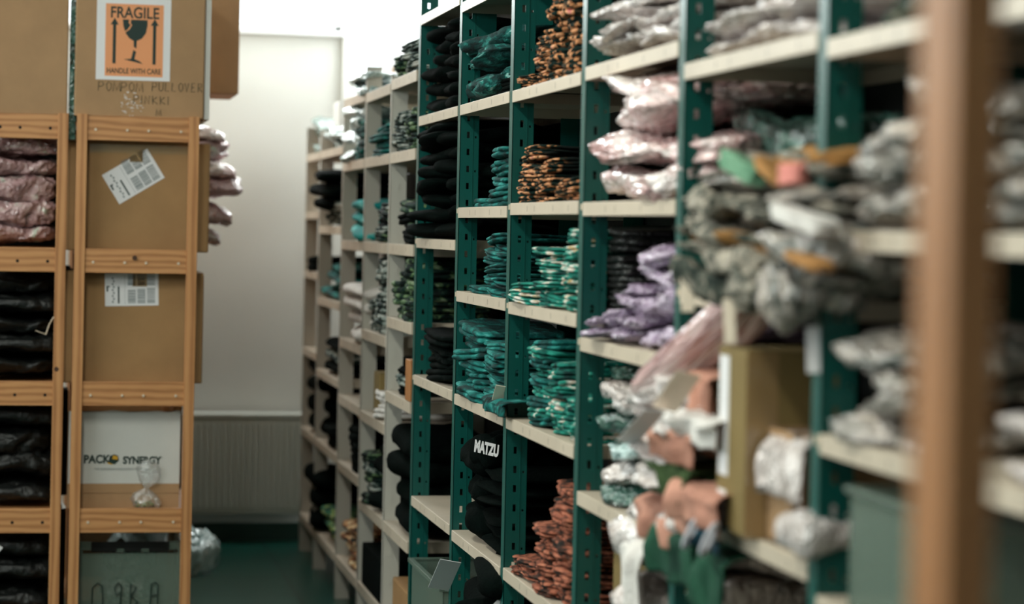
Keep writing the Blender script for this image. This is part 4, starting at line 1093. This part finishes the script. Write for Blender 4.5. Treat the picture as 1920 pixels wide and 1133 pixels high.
# slanting pale card tag, pink-white bag tongue
ya = yr(1215, 760, D - .10)
def bar(name, p0, p1, wd, th, m, label, cat):
    p0, p1 = Vector(p0), Vector(p1); d_ = (p1 - p0); L = d_.length; d_.normalize()
    side = Vector((0, 0, 1)).cross(d_).cross(d_).normalized() if abs(d_.z) < .9 else Vector((1, 0, 0))
    mb = MB().box(-wd / 2, wd / 2, -th / 2, th / 2, 0, L, .001)
    o = mb.build(name, m)
    zq = d_; xq = Vector((math.cos(.3), math.sin(.3) * -1, 0)); xq = (xq - zq * xq.dot(zq)).normalized(); yq = zq.cross(xq)
    mt = Matrix((xq, yq, zq)).transposed().to_4x4(); mt.translation = p0; o.matrix_world = mt
    return tag(o, label, cat) if label else o
def at3(px, py, n_): 
    s__, z__ = on_row(px, py, n_); return (n_, s__, z__)
bar('card_strip', at3(1245, 768, D - .09), at3(1292, 700, D - .07), .055, .002, M['cream_card'], 'cream card strip slanting out of the loose heap', 'card')
bar('hang_tag', at3(1290, 585, D - .10), at3(1288, 520, D - .10), .026, .002, M['cream_card'], 'cream hang tag dangling by the teal post', 'tag')
bar('hang_tag', at3(1370, 645, D - .10), at3(1366, 560, D - .10), .022, .002, M['cream_card'], 'cream hang tag dangling above the tall carton', 'tag')
bar('hang_tag', at3(1527, 700, D - .01), at3(1525, 612, D - .01), .026, .002, M['paper'], 'white hang tag beside the teal post of bay six', 'tag')
bar('hang_tag', at3(1228, 770, D - .12), at3(1175, 830, D - .10), .05, .002, M['paper'], 'white card leaning over the shiny bags', 'tag')
item('roll', 'film_pink', D + .03, yr(1290, 650, D - .03), zD + .40, .16, .55, .10, .25, 'pale pink bagged sleeve slanting left above loose heap', rx=-.45)
# overhang of the grey heap: bundles and long sleeves
for k_, (px, py, dx_, dy_, dz_, rz_, rx_, mk, kd, lb) in enumerate([
        (1300, 470, .18, .26, .08, .3, .2, 'knit_grey', 'bag', 'grey sleeve bundle sagging left over the green post, lower'),
        (1298, 415, .18, .26, .08, -.3, .1, 'knit_grey', 'bag', 'grey sleeve bundle sagging left over the green post, upper'),
        (1300, 572, .16, .30, .10, .2, 0, 'knit_dark', 'bag', 'dark grey sleeve bundle hanging over the shelf edge by the green post'),
        (1370, 590, .14, .34, .10, -.1, 0, 'knit_grey', 'bag', 'speckled grey bundle hanging over the shelf edge left of carton'),
        (1345, 540, .18, .26, .10, .2, 0, 'knit_grey', 'bag', 'olive-grey bundle hanging beneath the big grey heap'),
        (1425, 628, .16, .22, .15, .1, 0, 'film_grey', 'bag', 'crumpled grey bundle drooping above the tall carton'),
        (1460, 520, .26, .36, .10, .15, .1, 'film_grey', 'bag', 'long grey bagged sleeve along the heap bottom'),
        (1470, 345, .03, .10, .035, 0, 0, 'pink_patch', 'fold', 'small pink cloth patch showing on grey heap'),
        (1370, 330, .04, .14, .035, .2, .3, 'mint', 'fold', 'small mint cloth patch showing on grey heap'),
        (1430, 330, .04, .16, .018, 0, .3, 'ochre', 'fold', 'ochre cloth strip showing high on grey heap'),
        (1480, 425, .05, .22, .026, .1, .15, 'pale', 'fold', 'cream cloth band in middle of grey heap'),
        (1490, 495, .05, .24, .014, -.1, .1, 'carton', 'fold', 'ochre cloth strip under cream band of grey heap')]):
    n_ = D - .10 if k_ < 7 else D - .115
    ss, z_ = on_row(px, py, n_)
    if mk == 'carton': mk = 'ochre'
    item(kd, mk, n_ + dx_ / 2, ss, z_, dx_, dy_, dz_, rz_, lb, rx=rx_)
# tall carton and small open carton in bay five
ya, yb_ = yr(1535, 800, D + .0), yr(1350, 800, D + .0)
def row_box(name, px0, px1, pyt, zb_, n0, dep, m, label, **k):
    ya = yr(px1, pyt + 50, n0); yb_ = yr(px0, pyt + 50, n0); zt_ = zr((px0 + px1) / 2, pyt, n0)
    return carton(name, n0, n0 + dep, ya, yb_, zb_, zt_, m, label, **k)
n0 = D - .03
yF = yr(1345, 800, n0)
tb = carton('cardboard_box', n0, n0 + .20, yF - .20, yF, zE + .001, zr(1370, 655, n0), M['carton_olive'], 'tall brown carton with white label, lower shelf of bay five', tape=False)
hz = zr(1370, 655, n0) - zE
lb_ = MB().box(-.1012, -.100, .02, .085, hz * .30, hz * .96).build('shipping_label', M['paper'], tb)
MB().box(-.1012, -.100, .03, .085, hz * .04, hz * .22).build('shipping_label', M['paper'], tb)
mbb = MB().box(-.100, -.035, -.1006, -.1, 0, hz).build('tape', M['tape'], tb)
n1 = D + .015
yG = yr(1438, 880, n1)
sb = carton('cardboard_box', n1, n1 + .30, yG - .17, yG, zE + .001, zr(1440, 800, n1), M['carton'], 'small brown carton with white bag over it, lower bay five', tape=False, open_top=True)
MB().box(-.1512, -.150, .02, .07, .10, .17).build('shipping_label', M['paper'], sb)
item('puff', 'film_clear', D + .03, yG - .30, zE + .002, .16, .16, .10, .2, 'white crumpled bag beside small carton, lower bay five')
drape('plastic_sheet', [(D + .12, zE + .215), (D + .02, zE + .215), (D - .002, zE + .19), (D - .004, zE + .10)], yG - .27, yG - .02, M['film_clear'], 'white plastic sheet draped over the small open carton', 'plastic sheet', amp=.008)
# white straps loops
for k_, (px, py) in enumerate([(1297, 1000), (1330, 1012)]):
    n_ = D - .075; s__, z__ = on_row(px, py, n_)
    lp = [(n_ + .011 * math.sin(a) + .014 * math.cos(a), s__ + .01 * math.sin(a), z__ + .030 * math.cos(a)) for a in [2 * math.pi * i_ / 14 for i_ in range(15)]]
    tag(MB().tube(lp, .006).build('strap_loop', M['loop'], smooth=True), ['left', 'right'][k_] + ' white strap loop hanging below salmon cloths', 'strap')
# olive carton behind lowest bags of bay four; white crate bay six
carton('cardboard_box', D + .08, D + .40, 5.25, 5.95, LV['D'][5] + .001, .98, M['carton_olive'], 'olive-brown carton behind shiny bags, lowest shelf of bay four')
cr2 = empty('plastic_crate', (D + .19, 3.62, 1.151)); tag(cr2, 'translucent crate with red item, below pale bags of bay six', 'crate')
mb = MB(); 
for a in [(-.18, -.175, -.26, .30), (.175, .18, -.26, .30), (-.18, .18, -.26, -.255), (-.18, .18, .295, .30)]: mb.box(a[0], a[1], a[2], a[3], 0, .20)
mb.box(-.18, .18, -.26, .30, 0, .005); mb.build('body', M['tub'], cr2)
MB().box(-.19, .19, -.27, .31, .20, .213, .004).build('lid', M['tub'], cr2)
item('puff', 'salmon', D + .19, 3.70, 1.30, .28, .30, .05, 0, 'salmon garment in the translucent crate, on top', cat='garment')
item('bag', 'film_green', D + .19, 3.62, 1.157, .30, .40, .13, 0, 'green bagged bundle inside the translucent crate')
# cardboard sheet tucked into teal stack, draped teal garment
bar('card_sheet', at3(934, 752, D - .01), at3(942, 724, D - .01),   .04, .002, M['cream_card'], 'small cardboard piece tucked into teal stack, second bay', 'card')
dr(905, 946, 742, 775, D - .03, M['teal'], 'teal marbled garment draped over shelf edge, second green bay', amp=.01)
# tub below first bay
tb_ = empty('storage_tub', (D + .18, 8.35, .302)); tag(tb_, 'translucent open storage tub on lowest shelf, first green bay', 'tub')
mb = MB()
ztb = zr(780, 1046, D) - .302
for a in [(-.20, -.195, -.33, .38), (.195, .2, -.33, .38), (-.20, .20, -.33, -.325), (-.20, .20, .375, .38)]: mb.box(a[0], a[1], a[2], a[3], 0, ztb)
mb.box(-.2, .2, -.33, .38, 0, .005); mb.build('body', M['tub'], tb_)
mb = MB()
for a in [(-.215, -.195, -.345, .395), (.195, .215, -.345, .395), (-.215, .215, -.345, -.325), (-.215, .215, .375, .395)]: mb.box(a[0], a[1], a[2], a[3], ztb - .012, ztb + .004, .002)
mb.build('rim', M['tub'], tb_)
# paper sheet near the black bundles
bar('paper_sheet', at3(822, 1105, D - .10), at3(845, 1052, D - .09), .07, .002, M['paper'], 'white paper sheet poking out beside lowest black bundles', 'paper')
carton('cardboard_box', D - .04, D + .1, 7.80, 7.93, .302, .50, M['carton_dark'], 'small brown carton beside the storage tub, first green bay', tape=False)
# beige bay extras
carton('cardboard_box', D + .02, D + .36, 9.10, 9.50, .217, zr(740, 1097, D), M['carton_dark'], 'small brown carton on lowest shelf, fifth beige bay')
o = MB().box(D - .004, D + .03, yr(771, 700), yr(762, 700), 1.126, zr(766, 674), .002).build('wooden_board', M['pine']); tag(o, 'upright wooden board end on fifth shelf, fifth beige bay', 'board')
carton('cardboard_box', D + .01, D + .3, yr(706, 740), yr(696, 740), .981, zr(700, 698), M['carton_olive'], 'narrow olive carton on fifth shelf, fourth beige bay', tape=False)
carton('storage_box', D + .005, D + .36, yr(711, 1060), yr(676, 1060), .217, zr(690, 1032), M['black'], 'black storage box on lowest shelf, fourth beige bay', tape=False)
carton('cardboard_box', D + .03, D + .3, yr(672, 800), yr(658, 800), .675 + .24, .675 + .27, M['carton'], 'small flat carton atop black garments, third beige bay', tape=False)
carton('storage_box', D + .10, D + .3, 12.32, 12.6, 2.192, 2.46, M['carton_white'], 'white box on top shelf, first beige bay', tape=False)
carton('cardboard_box', D + .2, D + .38, 10.95, 11.1, 2.414, 2.56, M['carton'], 'small tan box on top shelf, third beige bay', tape=False)
# white print on the black bundles
mt_print = [('MATZ', 878, 852, -.06, .045), ('~', 925, 905, -.02, .03)]
def side_text(body, px, py, n_, size, rz, ry, m, label=None):
    s__, z__ = on_row(px, py, n_)
    o = text(body, size, m, None, (n_, s__, z__), (R90, 0, rz), bold=.001)
    return o
o = item('puff', 'black', D + .09, yr(905, 850, D + .02) , LV['B'][5] + .25, .20, .16, .13, 0, 'black bundle with white lettering atop, sixth shelf second bay')
tx = text('MATZU', .026, M['paper'], o, (0, 0, 0), bold=.0015)
tx.matrix_parent_inverse = Matrix.Identity(4)
tx.scale = (1 / o.scale.x * .9, 1 / o.scale.y, 1 / o.scale.z); tx.location = (-.14, -.185, .085); tx.rotation_euler = (R90 - .2, .12, -.25)
o = item('puff', 'black', D + .05, yr(912, 1110, D - .02), LV['B'][6] + .18, .34, .20, .2, 0, 'black bundle with white lettering on lowest shelf, second bay')
tx = text('MATZU', .05, M['paper'], o, (0, 0, 0), bold=.0015)
tx.scale = (1 / o.scale.x * .9, 1 / o.scale.y, 1 / o.scale.z); tx.location = (-.06, -.19, .10); tx.rotation_euler = (R90, -.6, -.2)

# ------------------------------------------------------------------ near wooden uprights at the right edge
s4 = 1.98
xa = on_cross(1782, 566, s4)[0]
nw = empty('wooden_shelf_rack', (xa, s4, 0)); tag(nw, 'blurred pine upright of a near rack, right foreground', 'shelf rack')
MB().box(0, .044, 0, .046, 0, 2.26, .003).build('post', M['pine'], nw)
MB().box(0, .044, .048, .092, 0, 2.26, .003).build('post', M['pine'], nw)
